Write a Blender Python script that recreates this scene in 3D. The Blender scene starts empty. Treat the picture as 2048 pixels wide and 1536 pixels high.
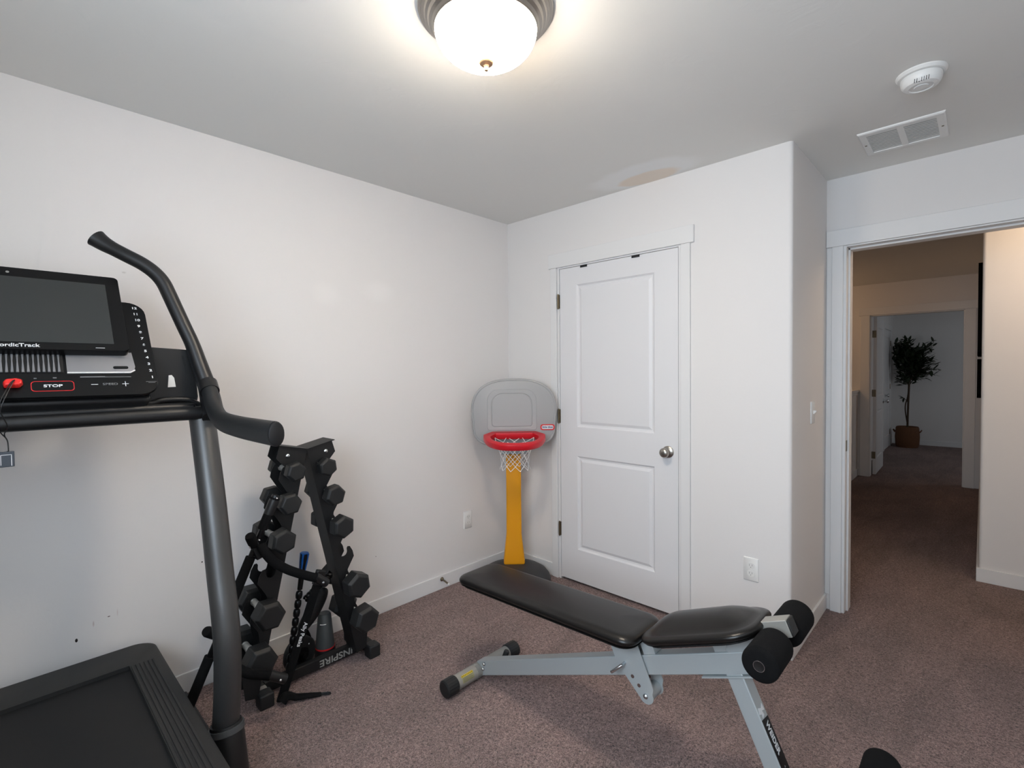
import bpy, bmesh, math, random
from mathutils import Vector, Matrix
random.seed(7)
SC = bpy.context.scene
COL = SC.collection
PI = math.pi
V = Vector

# ------------------------------------------------------------------ materials
def lin(c):
    return tuple(((v / 255) / 12.92 if v / 255 <= 0.04045 else ((v / 255 + 0.055) / 1.055) ** 2.4) for v in c) + (1,)

MATS = {}
def mat(name, col, rough=0.5, metal=0.0, bump=None, spec=0.5, coat=0.0, vary=None, emit=None):
    """col: sRGB 0-255. bump: (scale, strength, distance). vary: (scale, amount) brightness mottling."""
    m = bpy.data.materials.new(name); m.use_nodes = True
    nt = m.node_tree; n = nt.nodes; l = nt.links
    b = n['Principled BSDF']
    b.inputs['Base Color'].default_value = lin(col)
    b.inputs['Roughness'].default_value = rough
    b.inputs['Metallic'].default_value = metal
    b.inputs['Specular IOR Level'].default_value = spec
    b.inputs['Coat Weight'].default_value = coat
    if emit:
        b.inputs['Emission Color'].default_value = lin(emit[0]); b.inputs['Emission Strength'].default_value = emit[1]
    if bump or vary:
        tc = n.new('ShaderNodeTexCoord')
    if bump:
        t = n.new('ShaderNodeTexNoise'); t.inputs['Scale'].default_value = bump[0]; t.inputs['Detail'].default_value = 4
        l.new(tc.outputs['Object'], t.inputs['Vector'])
        bp = n.new('ShaderNodeBump'); bp.inputs['Strength'].default_value = bump[1]; bp.inputs['Distance'].default_value = bump[2]
        l.new(t.outputs['Fac'], bp.inputs['Height']); l.new(bp.outputs['Normal'], b.inputs['Normal'])
    if vary:
        t2 = n.new('ShaderNodeTexNoise'); t2.inputs['Scale'].default_value = vary[0]; t2.inputs['Detail'].default_value = 5
        l.new(tc.outputs['Object'], t2.inputs['Vector'])
        mr = n.new('ShaderNodeMapRange'); mr.inputs['To Min'].default_value = 1 - vary[1]; mr.inputs['To Max'].default_value = 1 + vary[1]
        l.new(t2.outputs['Fac'], mr.inputs['Value'])
        mx = n.new('ShaderNodeMix'); mx.data_type = 'RGBA'; mx.blend_type = 'MULTIPLY'; mx.inputs['Factor'].default_value = 1
        mx.inputs['A'].default_value = lin(col); l.new(mr.outputs['Result'], mx.inputs['B'])
        l.new(mx.outputs['Result'], b.inputs['Base Color'])
    MATS[name] = m
    return m

wall_m = mat('wall_paint', (232, 229, 227), 0.75, bump=(70, 0.12, 0.003), spec=0.25)
trim_m = mat('trim_paint', (232, 231, 230), 0.42, spec=0.4)
door_m = mat('door_paint', (231, 230, 231), 0.45, bump=(260, 0.05, 0.001), spec=0.4)
plate_m = mat('white_plastic', (236, 235, 232), 0.35)
dark_gap = mat('dark_slot', (18, 17, 16), 0.7)
nickel = mat('brushed_nickel', (176, 170, 162), 0.32, 1.0)
steel = mat('zinc_steel', (205, 208, 210), 0.25, 1.0)
chrome = mat('chrome_handle', (222, 220, 214), 0.35, 0.55, bump=(900, 0.25, 0.0006))
brass = mat('bronze_hinge', (120, 108, 88), 0.4, 1.0)
black_plastic = mat('black_plastic', (20, 20, 21), 0.42, bump=(300, 0.05, 0.001))
black_gloss = mat('black_gloss_panel', (12, 12, 13), 0.28, spec=0.3)
screen_m = mat('screen_glass', (40, 44, 44), 0.10, spec=0.75, coat=0.3)
black_powder = mat('black_powder_coat', (16, 16, 17), 0.55, bump=(400, 0.08, 0.001))
rubber = mat('black_rubber', (25, 26, 27), 0.55, bump=(500, 0.15, 0.001))
foam = mat('black_foam', (17, 17, 18), 0.95, bump=(350, 0.4, 0.002), spec=0.15)
vinyl = mat('black_vinyl', (19, 17, 16), 0.30, bump=(420, 0.10, 0.0012), spec=0.42)
grey_paint = mat('silver_grey_paint', (172, 178, 179), 0.42, 0.12, bump=(500, 0.04, 0.001))
foot_grey = mat('warm_grey_tube', (150, 148, 142), 0.45, 0.2)
upright_m = mat('charcoal_metallic', (88, 88, 88), 0.42, 0.7, bump=(1500, .05, .0005))
belt_m = mat('running_belt', (14, 14, 15), 0.75, bump=(900, 0.35, 0.001))
rail_m = mat('side_rail_plastic', (32, 32, 32), 0.62, bump=(600, 0.25, 0.001), vary=(60, 0.25))
silver_grille = mat('silver_speaker_mesh', (150, 151, 155), 0.38, 0.7, bump=(1400, 0.3, 0.001))
red_m = mat('red_print', (214, 40, 44), 0.4)
red_key = mat('red_key_plastic', (232, 44, 40), 0.38)
white_print = mat('white_print', (228, 229, 230), 0.5)
grey_print = mat('grey_print', (120, 122, 124), 0.5)
card_m = mat('slate_clip', (60, 66, 74), 0.45)
hoop_grey = mat('hoop_grey_plastic', (168, 168, 168), 0.5, bump=(200, 0.05, 0.001))
hoop_red = mat('hoop_red_plastic', (206, 20, 36), 0.38)
hoop_yellow = mat('hoop_yellow_plastic', (230, 156, 8), 0.42, bump=(150, 0.05, 0.001))
hoop_black = mat('hoop_black_plastic', (44, 44, 46), 0.5)
net_m = mat('white_net_cord', (232, 231, 228), 0.8)
navy_m = mat('navy_print', (28, 52, 110), 0.5)
blue_m = mat('blue_grip', (16, 70, 132), 0.3)
warn_y = mat('yellow_warning_print', (206, 180, 40), 0.5)
label_grey = mat('label_grey', (150, 150, 146), 0.6)
leaf_m = mat('dark_leaf', (34, 48, 28), 0.5)
bark_m = mat('bark', (70, 54, 40), 0.85, bump=(80, 0.6, 0.004))
basket_m = mat('woven_basket', (106, 70, 44), 0.85, bump=(90, 0.9, 0.008), vary=(40, 0.25))
frame_m = mat('black_picture_frame', (14, 13, 13), 0.9, spec=0.05)
photo_m = mat('picture_paper', (24, 23, 23), .95, spec=.0)
cone_m = mat('dark_grey_cup', (66, 70, 72), 0.45)
pane_m = mat('window_pane', (255, 255, 255), 0.0)
pane_m.node_tree.nodes['Principled BSDF'].inputs['Transmission Weight'].default_value = 1.0

# wall/ceiling with local repairs (soft-edged ellipses of fresh paint / bare filler) and scuff marks
def blotched(name, col, blobs, rough=0.75, bump=(70, 0.12, 0.003), noisy=0.3):
    """blobs: (centre xyz, radii xyz, edge softness 0..1, sRGB colour, opacity) in object space"""
    m = mat(name, col, rough, bump=bump, spec=0.25)
    nt = m.node_tree; n = nt.nodes; l = nt.links; b = n['Principled BSDF']
    tc = n.new('ShaderNodeTexCoord')
    nz = n.new('ShaderNodeTexNoise'); nz.inputs['Scale'].default_value = 7; nz.inputs['Detail'].default_value = 3
    l.new(tc.outputs['Object'], nz.inputs['Vector'])
    prev = None
    for c, r, soft, bc, op in blobs:
        mp = n.new('ShaderNodeVectorMath'); mp.operation = 'SUBTRACT'; mp.inputs[1].default_value = c
        l.new(tc.outputs['Object'], mp.inputs[0])
        dv = n.new('ShaderNodeVectorMath'); dv.operation = 'DIVIDE'; dv.inputs[1].default_value = r
        l.new(mp.outputs[0], dv.inputs[0])
        ln = n.new('ShaderNodeVectorMath'); ln.operation = 'LENGTH'; l.new(dv.outputs[0], ln.inputs[0])
        ad = n.new('ShaderNodeMath'); ad.operation = 'MULTIPLY_ADD'; ad.inputs[1].default_value = 1.6 * noisy
        l.new(nz.outputs['Fac'], ad.inputs[0]); l.new(ln.outputs['Value'], ad.inputs[2])
        mr = n.new('ShaderNodeMapRange'); mr.interpolation_type = 'SMOOTHSTEP'
        mr.inputs['From Min'].default_value = 1 - soft + 0.8 * noisy; mr.inputs['From Max'].default_value = 1 + 0.8 * noisy
        mr.inputs['To Min'].default_value = op; mr.inputs['To Max'].default_value = 0
        l.new(ad.outputs[0], mr.inputs['Value'])
        mx = n.new('ShaderNodeMix'); mx.data_type = 'RGBA'
        l.new(mr.outputs['Result'], mx.inputs['Factor']); mx.inputs['B'].default_value = lin(bc)
        if prev is None: mx.inputs['A'].default_value = lin(col)
        else: l.new(prev, mx.inputs['A'])
        prev = mx.outputs['Result']
    l.new(prev, b.inputs['Base Color'])
    return m

wall_left_m = blotched('wall_paint_scuffed', (232, 229, 227), [
    ((0, -1.37, 1.797), (1, .11, .085), .8, (237, 234, 232), .8),
    ((0, -1.06, 1.842), (1, .13, .085), .8, (237, 234, 232), .8),
    ((0, -2.389, .369), (1, .0045, .008), .2, (40, 32, 30), 1),
    ((0, -2.291, .426), (1, .005, .0022), .3, (90, 72, 66), .9),
    ((0, -2.338, .414), (1, .004, .016), .8, (196, 178, 174), .7),
    ((0, -2.264, .432), (1, .003, .02), .8, (204, 190, 186), .5),
    ((0, -1.966, .550), (1, .0035, .0035), .3, (52, 46, 44), 1),
    ((0, -1.105, .334), (1, .003, .003), .3, (150, 140, 140), 1),
    ((0, -2.213, 1.79), (1, .010, .005), .7, (206, 202, 198), .8),
    ], noisy=0.0)
ceil_m = blotched('ceiling_paint', (233, 232, 228), [
    ((1.14, -0.13, 2.44), (.36, .17, 1), .35, (242, 242, 241), .9),
    ((1.15, -0.075, 2.44), (.20, .085, 1), .25, (238, 225, 210), .9),
    ], bump=(16, 0.30, 0.012), noisy=0.25)
# hand-trowelled texture for the ceiling: ridged noise
def trowel(m):
    nt = m.node_tree; n = nt.nodes; l = nt.links
    bp = next(x for x in n if x.type == 'BUMP'); tx = bp.inputs['Height'].links[0].from_node
    tx.inputs['Scale'].default_value = 5; tx.inputs['Detail'].default_value = 6; tx.inputs['Roughness'].default_value = .55
    tx.inputs['Distortion'].default_value = 1.2
    r = n.new('ShaderNodeValToRGB'); r.color_ramp.elements[0].position = .56; r.color_ramp.elements[1].position = .64
    l.new(tx.outputs['Fac'], r.inputs['Fac']); l.new(r.outputs['Color'], bp.inputs['Height'])
    bp.inputs['Strength'].default_value = .10; bp.inputs['Distance'].default_value = .004
trowel(ceil_m)

def carpet_material():
    m = bpy.data.materials.new('mauve_carpet'); m.use_nodes = True
    nt = m.node_tree; n = nt.nodes; l = nt.links; b = n['Principled BSDF']
    b.inputs['Roughness'].default_value = 1.0; b.inputs['Specular IOR Level'].default_value = 0.05
    b.inputs['Sheen Weight'].default_value = 0.25; b.inputs['Sheen Roughness'].default_value = .6
    tc = n.new('ShaderNodeTexCoord')
    def noise(scale, detail, rough=.55, dist=0):
        t = n.new('ShaderNodeTexNoise'); t.inputs['Scale'].default_value = scale; t.inputs['Detail'].default_value = detail
        t.inputs['Roughness'].default_value = rough; t.inputs['Distortion'].default_value = dist
        l.new(tc.outputs['Object'], t.inputs['Vector']); return t
    tuft = noise(118, 2.5, .65, 1.4)
    fine = noise(260, 2, .6)
    patch = noise(3.2, 4, .6, .8)
    mp = n.new('ShaderNodeMapping'); mp.inputs['Rotation'].default_value = (0, 0, math.radians(-28)); mp.inputs['Scale'].default_value = (1.9, .55, 1)
    l.new(tc.outputs['Object'], mp.inputs['Vector']); l.new(mp.outputs['Vector'], patch.inputs['Vector'])
    big = noise(1.1, 2)
    add = n.new('ShaderNodeMath'); add.operation = 'MULTIPLY_ADD'; add.inputs[1].default_value = .35
    l.new(fine.outputs['Fac'], add.inputs[0]); l.new(tuft.outputs['Fac'], add.inputs[2])
    r = n.new('ShaderNodeValToRGB')
    e = r.color_ramp.elements
    e[0].position = .47; e[0].color = lin((54, 40, 39)); e[1].position = .86; e[1].color = lin((202, 172, 165))
    mid = e.new(.66); mid.color = lin((146, 118, 113))
    l.new(add.outputs[0], r.inputs['Fac'])
    sm = n.new('ShaderNodeMath'); sm.operation = 'ADD'
    l.new(patch.outputs['Fac'], sm.inputs[0]); l.new(big.outputs['Fac'], sm.inputs[1])
    mr = n.new('ShaderNodeMapRange'); mr.inputs['From Min'].default_value = .75; mr.inputs['From Max'].default_value = 1.22
    mr.inputs['To Min'].default_value = .72; mr.inputs['To Max'].default_value = 1.14
    l.new(sm.outputs[0], mr.inputs['Value'])
    mx = n.new('ShaderNodeMix'); mx.data_type = 'RGBA'; mx.blend_type = 'MULTIPLY'; mx.inputs['Factor'].default_value = 1
    l.new(r.outputs['Color'], mx.inputs['A']); l.new(mr.outputs['Result'], mx.inputs['B'])
    l.new(mx.outputs['Result'], b.inputs['Base Color'])
    bp = n.new('ShaderNodeBump'); bp.inputs['Strength'].default_value = 1.0; bp.inputs['Distance'].default_value = .016
    l.new(add.outputs[0], bp.inputs['Height']); l.new(bp.outputs['Normal'], b.inputs['Normal'])
    return m
carpet_m = carpet_material()

# ------------------------------------------------------------------ mesh builder
def frame(o, x, y):
    """4x4 with x along x, y along y (made orthogonal), z = x cross y, at o"""
    x = V(x).normalized(); y = V(y); y = (y - x * y.dot(x)).normalized(); z = x.cross(y)
    M = Matrix((x, y, z)).transposed().to_4x4(); M.translation = V(o); return M

def spline(pts, per=6):
    """Catmull-Rom through pts (tuples of any length)"""
    P = [tuple(p) for p in pts]; out = []
    for i in range(len(P) - 1):
        p0 = P[max(i - 1, 0)]; p1 = P[i]; p2 = P[i + 1]; p3 = P[min(i + 2, len(P) - 1)]
        for k in range(per):
            t = k / per
            out.append(tuple(.5 * (2 * b + (c - a) * t + (2 * a - 5 * b + 4 * c - d) * t * t + (3 * b - a - 3 * c + d) * t ** 3)
                             for a, b, c, d in zip(p0, p1, p2, p3)))
    out.append(P[-1]); return out

def rrect(w, h, r, seg=6):
    """rounded rectangle outline centred on 0"""
    r = min(r, w / 2 - 1e-5, h / 2 - 1e-5); pts = []
    for cx, cy, a0 in ((w / 2 - r, h / 2 - r, 0), (-w / 2 + r, h / 2 - r, 90), (-w / 2 + r, -h / 2 + r, 180), (w / 2 - r, -h / 2 + r, 270)):
        for k in range(seg + 1):
            a = math.radians(a0 + 90 * k / seg); pts.append((cx + r * math.cos(a), cy + r * math.sin(a)))
    return pts

class MB:
    def __init__(s): s.bm = bmesh.new()
    def ring(s, pts): return [s.bm.verts.new(V(p)) for p in pts]
    def bridge(s, a, b, closed=True):
        n = len(a)
        for i in range(n if closed else n - 1):
            j = (i + 1) % n
            try: s.bm.faces.new((a[i], a[j], b[j], b[i]))
            except ValueError: pass
    def cap(s, a, flip=False):
        try: s.bm.faces.new(list(reversed(a)) if flip else a)
        except ValueError: pass
    def loft(s, loops, cap0=True, cap1=True, wrap=False):
        R = [s.ring(p) for p in loops]
        for a, b in zip(R, R[1:]): s.bridge(a, b)
        if wrap: s.bridge(R[-1], R[0])
        else:
            if cap0: s.cap(R[0], True)
            if cap1: s.cap(R[-1])
        return s
    def box(s, lo, hi, M=None):
        lo, hi = V(lo), V(hi)
        c = [(x, y, z) for z in (lo.z, hi.z) for x, y in ((lo.x, lo.y), (hi.x, lo.y), (hi.x, hi.y), (lo.x, hi.y))]
        if M is not None: c = [M @ V(p) for p in c]
        return s.loft([c[:4], c[4:]])
    def bar(s, p0, p1, w, h, up=(0, 0, 1)):
        """box beam from p0 to p1, w across, h along up"""
        p0, p1 = V(p0), V(p1); d = (p1 - p0).normalized(); sd = d.cross(V(up)).normalized(); u = sd.cross(d)
        q = [(-w / 2, -h / 2), (w / 2, -h / 2), (w / 2, h / 2), (-w / 2, h / 2)]
        return s.loft([[p + sd * a + u * b for a, b in q] for p in (p0, p1)])
    def prism(s, poly, t, M, t0=0.0):
        """polygon in M's xy plane from z=t0 to z=t"""
        return s.loft([[M @ V((x, y, z)) for x, y in poly] for z in (t0, t)])
    def tube(s, pts, r, seg=14, up=None, ry=None, cap=True):
        """r float or list; ry: second radius (list or float) for an oval section, measured along 'up'"""
        P = [V(p) for p in pts]; n = len(P)
        R = r if isinstance(r, (list, tuple)) else [r] * n
        RY = R if ry is None else (ry if isinstance(ry, (list, tuple)) else [ry] * n)
        T = [(P[min(i + 1, n - 1)] - P[max(i - 1, 0)]).normalized() for i in range(n)]
        u = V(up) if up is not None else (V((0, 0, 1)) if abs(T[0].z) < .9 else V((1, 0, 0)))
        loops = []
        for i in range(n):
            if up is not None: u = V(up)
            sd = T[i].cross(u).normalized(); u = sd.cross(T[i]).normalized()
            loops.append([P[i] + sd * (R[i] * math.cos(2 * PI * k / seg)) + u * (RY[i] * math.sin(2 * PI * k / seg)) for k in range(seg)])
        return s.loft(loops, cap, cap)
    def cyl(s, p0, p1, r, seg=24, r1=None):
        return s.tube([p0, p1], [r, r if r1 is None else r1], seg)
    def lathe(s, prof, o, axis=(0, 0, 1), seg=40):
        """prof: (radius, height along axis)"""
        a = V(axis).normalized(); x = a.orthogonal().normalized(); y = a.cross(x); o = V(o)
        return s.loft([[o + a * h + (x * math.cos(2 * PI * k / seg) + y * math.sin(2 * PI * k / seg)) * max(r, 1e-4) for k in range(seg)] for r, h in prof])
    def ball(s, c, r, seg=16):
        return s.lathe([(r * math.sin(PI * k / 8), -r * math.cos(PI * k / 8)) for k in range(9)], c, seg=seg)
    def build(s, name, m, parent=None, smooth=None, bevel=None, seg=2):
        bmesh.ops.recalc_face_normals(s.bm, faces=s.bm.faces)
        o_loc = V((0, 0, 0)); p = parent
        while p is not None: o_loc = o_loc + p.location; p = p.parent
        bmesh.ops.translate(s.bm, verts=s.bm.verts, vec=-o_loc)
        me = bpy.data.meshes.new(name); s.bm.to_mesh(me); s.bm.free()
        ob = bpy.data.objects.new(name, me); COL.objects.link(ob); me.materials.append(m)
        if parent is not None: ob.parent = parent
        if smooth is not None:
            for f in me.polygons: f.use_smooth = True
            try: me.set_sharp_from_angle(angle=math.radians(smooth))
            except Exception: pass
        if bevel:
            b = ob.modifiers.new('Bevel', 'BEVEL'); b.width = bevel; b.segments = seg; b.limit_method = 'ANGLE'; b.angle_limit = math.radians(40)
            for f in me.polygons: f.use_smooth = True
            b.harden_normals = False
            try: me.set_sharp_from_angle(angle=math.radians(smooth or 35))
            except Exception: pass
        return ob

def text(name, body, size, M, m, parent, depth=.0006, align='CENTER', sx=1.0, bold=0.0):
    c = bpy.data.curves.new('t', 'FONT'); c.body = body; c.size = size; c.align_x = align; c.align_y = 'CENTER'
    c.extrude = depth; c.offset = bold
    t = bpy.data.objects.new('t', c); COL.objects.link(t)
    dg = bpy.context.evaluated_depsgraph_get()
    me = bpy.data.meshes.new_from_object(t.evaluated_get(dg))
    bpy.data.objects.remove(t); bpy.data.curves.remove(c)
    o_loc = V((0, 0, 0)); p = parent
    while p is not None: o_loc = o_loc + p.location; p = p.parent
    me.transform(Matrix.Translation(-o_loc) @ M @ Matrix.Diagonal((sx, 1, 1, 1)))
    me.name = name; me.materials.clear(); me.materials.append(m)
    ob = bpy.data.objects.new(name, me); COL.objects.link(ob); ob.parent = parent
    return ob

def tag(o, label, cat, group=None):
    o['label'] = label; o['category'] = cat
    if group: o['group'] = group
    return o
def thing(name, label, cat, loc, group=None):
    o = bpy.data.objects.new(name, None); COL.objects.link(o); o.location = loc; o.empty_display_size = .05
    return tag(o, label, cat, group)
def struct(o):
    o['kind'] = 'structure'; return o

# ------------------------------------------------------------------ room dimensions (metres)
H = 2.44
X1 = 1.8435      # end of the closet wall
D = 0.692        # depth of the return / plane of the wall with the doorway
DT = 0.115       # doorway wall thickness
XR = 3.35        # right wall of the room
YR = -3.20       # rear wall (with the window) behind the camera
HX, HY = 2.485, 1.775   # corner of the hall wall seen through the doorway
FY = 5.10        # far hall wall
FT = 0.115
RY = 8.85        # far room's back wall
LX = 1.295       # far room's left wall

f = MB(); f.box((-.15, YR - .15, -.05), (4.6, RY + .15, 0)); struct(f.build('floor', carpet_m))
f = MB(); f.box((-.15, YR - .15, H), (4.6, RY + .15, H + .1)); struct(f.build('ceiling', ceil_m))
f = MB(); f.box((-.12, YR - .12, 0), (0, FY, H)); struct(f.build('wall_left', wall_left_m))
# closet wall: opening 0.456..1.302, head 2.06, bull-nosed outer corner
ox0, ox1, oz = .456, 1.302, 2.060
f = MB()
f.box((-.05, 0, 0), (ox0, .11, H)); f.box((ox0, 0, oz), (ox1, .11, H))
R0 = .018
prof = [(ox1, 0)] + [(X1 - R0 + R0 * math.sin(a), R0 - R0 * math.cos(a)) for a in [PI / 2 * k / 6 for k in range(7)]] + [(X1, .11), (ox1, .11)]
f.loft([[(x, y, z) for x, y in prof] for z in (0, H)])
struct(f.build('wall_back', wall_m, smooth=30))
f = MB(); f.box((X1 - .11, .11, 0), (X1, D + DT, H)); struct(f.build('wall_return', wall_m))
f = MB(); f.box((-.05, .75, 0), (X1 - .11, .8, H)); struct(f.build('wall_closet', wall_m))
# wall with the doorway: opening 1.923..2.735
dx0, dx1, dz = 1.924, 2.750, 2.062
f = MB(); f.box((X1, D, 0), (dx0, D + DT, H)); f.box((dx0, D, dz), (dx1, D + DT, H)); f.box((dx1, D, 0), (XR + .12, D + DT, H))
struct(f.build('wall_front', wall_m))
f = MB(); f.box((XR, YR, 0), (XR + .12, D, H)); struct(f.build('wall_right', wall_m))
# rear wall with window
wx0, wx1, wz0, wz1 = 1.45, 2.80, 1.10, 2.20
f = MB()
f.box((0, YR - .12, 0), (wx0, YR, H)); f.box((wx1, YR - .12, 0), (XR + .12, YR, H))
f.box((wx0, YR - .12, 0), (wx1, YR, wz0)); f.box((wx0, YR - .12, wz1), (wx1, YR, H))
struct(f.build('wall_rear', wall_m))
w = MB()
for a, b in (((wx0, wz0), (wx1, wz0 + .05)), ((wx0, wz1 - .05), (wx1, wz1)), ((wx0, wz0), (wx0 + .05, wz1)), ((wx1 - .05, wz0), (wx1, wz1)), (((wx0 + wx1) / 2 - .025, wz0), ((wx0 + wx1) / 2 + .025, wz1))):
    w.box((a[0], YR - .09, a[1]), (b[0], YR - .04, b[1]))
win = struct(w.build('window_1', trim_m))
g = MB(); g.box((wx0 + .03, YR - .07, wz0 + .03), (wx1 - .03, YR - .066, wz1 - .03)); g.build('pane', pane_m, win)
s_ = MB(); s_.box((wx0 - .05, YR, wz0 - .03), (wx1 + .05, YR + .03, wz0)); s_.build('sill', trim_m, win)

# ---- hall beyond the doorway
f = MB()
f.loft([[(x, y, z) for x, y in [(4.6, HY), (HX + R0, HY)] + [(HX + R0 - R0 * math.sin(a), HY + R0 - R0 * math.cos(a)) for a in [PI / 2 * k / 5 for k in range(1, 6)]] + [(HX, FY), (4.6, FY)]] for z in (0, H)])
struct(f.build('wall_hall', wall_m, smooth=30))
f = MB(); f.box((XR + .12, D, 0), (XR + .24, HY, H)); struct(f.build('wall_hall_end', wall_m))
fx0, fx1, fz = 1.449, 2.340, 2.050
f = MB(); f.box((0, FY, 0), (fx0, FY + FT, H)); f.box((fx0, FY, fz), (fx1, FY + FT, H)); f.box((fx1, FY, 0), (4.6, FY + FT, H))
struct(f.build('wall_far', wall_m))
f = MB(); f.box((1.20, 2.6, 0), (1.325, FY, 1.075)); struct(f.build('wall_stair', wall_m))
f = MB(); f.box((1.18, 2.58, 1.075), (1.345, FY, 1.105)); f.box((1.19, 2.59, 1.04), (1.335, FY, 1.075)); struct(f.build('trim_stair_cap', trim_m, bevel=.004))
f = MB(); f.box((-.05, RY, 0), (4.6, RY + .12, H)); struct(f.build('wall_bedroom_back', wall_m))
f = MB(); f.box((LX - .1, 6.15, 0), (LX, RY, H)); struct(f.build('wall_bedroom_left', wall_m))
f = MB(); f.box((4.48, FY + FT, 0), (4.6, RY, H)); struct(f.build('wall_bedroom_right', wall_m))
f = MB(); f.box((LX - .1, FY + FT, 0), (LX - .05, 6.15, H)); struct(f.build('wall_bedroom_niche', wall_m))

# ---- baseboards
BT, BH = .012, .088
def base(name, lo, hi):
    b = MB(); b.box(lo, hi); return struct(b.build(name, trim_m, bevel=.002))
base('baseboard_left', (0, YR, 0), (BT, 0, BH))
base('baseboard_back_left', (BT, -BT, 0), (.403, 0, BH))
base('baseboard_back_right', (1.358, -BT, 0), (X1, 0, BH))
base('baseboard_return', (X1, -BT, 0), (X1 + BT, D, BH))
base('baseboard_hall_face', (HX - BT, HY - BT, 0), (4.5, HY, BH))
base('baseboard_hall_side', (HX - BT, HY, 0), (HX, FY, BH))
base('baseboard_far_left', (1.325, FY - BT, 0), (1.354, FY, BH))
base('baseboard_stair', (1.325, 2.6, 0), (1.325 + BT, FY, BH))
base('baseboard_bedroom_back', (LX, RY - BT, 0), (4.48, RY, BH))
base('baseboard_rear', (0, YR, 0), (XR, YR + BT, BH))
base('baseboard_right', (XR - BT, YR, 0), (XR, D, BH))
base('baseboard_front_right', (dx1 + .06, D - BT, 0), (XR, D, BH))

# ---- trims (casings and jambs)
def trim(name, boxes, bev=.0025):
    b = MB()
    for lo, hi in boxes: b.box(lo, hi)
    return struct(b.build(name, trim_m, bevel=bev))
trim('trim_closet_casing', [((.403, -.015, 0), (.452, 0, 2.057)), ((1.306, -.015, 0), (1.358, 0, 2.057)), ((.390, -.019, 2.057), (1.379, 0, 2.150))])
trim('trim_closet_jamb', [((ox0, -.004, 0), (.470, .11, oz)), ((1.2905, -.004, 0), (ox1, .11, oz)), ((.470, -.004, 2.0485), (1.2905, .11, oz)),
                          ((.470, .04, 0), (.482, .11, 2.0485)), ((1.2785, .04, 0), (1.2905, .11, 2.0485))], .001)
jx = 1.940
trim('trim_doorway_casing', [((1.872, D - .015, 0), (1.926, D, 2.059)), ((1.8455, D - .006, .09), (1.872, D, 2.059)), ((1.845, D - .019, 2.059), (2.84, D, 2.150)), ((2.752, D - .015, 0), (2.806, D, 2.059))])
trim('trim_doorway_jamb', [((dx0, D - .004, 0), (jx, D + DT + .004, dz)), ((2.734, D - .004, 0), (dx1, D + DT + .004, dz)), ((jx, D - .004, 2.052), (2.734, D + DT + .004, dz)),
                           ((jx, D + .045, 0), (jx + .010, D + DT, 2.052)), ((2.724, D + .045, 0), (2.734, D + DT, 2.052)), ((jx, D + .045, 2.042), (2.734, D + DT, 2.052))], .0012)
trim('trim_far_casing', [((1.354, FY - .018, 0), (fx0, FY, fz)), ((fx1, FY - .018, 0), (2.432, FY, fz)), ((1.335, FY - .022, fz), (2.452, FY, 2.148)),
                         ((fx0 - .004, FY, 0), (fx0 + .012, FY + FT, fz)), ((fx1 - .012, FY, 0), (fx1 + .004, FY + FT, fz)), ((fx0, FY, fz - .012), (fx1, FY + FT, fz + .004))])
b = MB(); b.box((jx, D + .012, .915), (jx + .0015, D + .042, .975)); sp = struct(b.build('trim_strike_plate', brass))

# ------------------------------------------------------------------ doors
def panel_door(name, w, h, t, M, panels):
    """slab in M: x across, y up, z towards the viewer. panels: (x0,x1,y0,y1)"""
    b = MB()
    xs = sorted({0, w} | {p[0] for p in panels} | {p[1] for p in panels}); ys = sorted({0, h} | {p[2] for p in panels} | {p[3] for p in panels})
    for side in (1, -1):
        z0 = 0 if side == 1 else -t
        vs = {(x, y): b.bm.verts.new(M @ V((x, y, z0))) for x in xs for y in ys}
        for i in range(len(xs) - 1):
            for j in range(len(ys) - 1):
                q = (xs[i], xs[i + 1], ys[j], ys[j + 1])
                ring = [vs[(q[0], q[2])], vs[(q[1], q[2])], vs[(q[1], q[3])], vs[(q[0], q[3])]]
                if q in panels:
                    for ins, dp in ((.010, .009), (.019, .0105), (.036, .003)):
                        nr = b.ring([M @ V((x, y, z0 - side * dp)) for x, y in ((q[0] + ins, q[2] + ins), (q[1] - ins, q[2] + ins), (q[1] - ins, q[3] - ins), (q[0] + ins, q[3] - ins))])
                        b.bridge(ring, nr); ring = nr
                b.cap(ring)
    b.loft([[M @ V((x, y, z)) for x, y in ((0, 0), (w, 0), (w, h), (0, h))] for z in (-.0005, -t + .0005)], False, False)
    return struct(b.build(name, door_m))
def knob(parent, c, n, m=nickel, s=1.0):
    b = MB(); b.lathe([(.0, 0), (.033 * s, 0), (.033 * s, .004), (.027 * s, .009), (.012 * s, .012), (.011 * s, .028), (.019 * s, .034), (.0265 * s, .044), (.0265 * s, .054), (.020 * s, .062), (.009 * s, .065), (0, .065)], c, n, 32)
    return b.build('knob', m, parent, smooth=40)
dl = .4735; dw = 1.2875 - dl
d1 = panel_door('door_1', dw, 2.030, .035, frame((dl, -.001, .016), (1, 0, 0), (0, 0, 1)),
                [(.606 - dl, 1.146 - dl, .224 - .016, .832 - .016), (.606 - dl, 1.146 - dl, 1.020 - .016, 1.932 - .016)])
knob(d1, (1.228, -.001, .925), (0, -1, 0))
for z in (1.836, 1.083, .336):
    b = MB(); b.cyl((.4655, -.011, z - .045), (.4655, -.011, z + .045), .0062, 14); b.cyl((.4655, -.011, z - .049), (.4655, -.011, z + .049), .004, 10)
    b.box((.458, -.0065, z - .045), (.4675, -.004, z + .045)); b.box((.4675, -.0065, z - .045), (.474, -.0015, z + .045))
    b.build('hinge', brass, d1, smooth=40)
b = MB(); b.box((1.2875, .006, .90), (1.2885, .030, .96)); b.build('latch_plate', nickel, d1)
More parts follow.
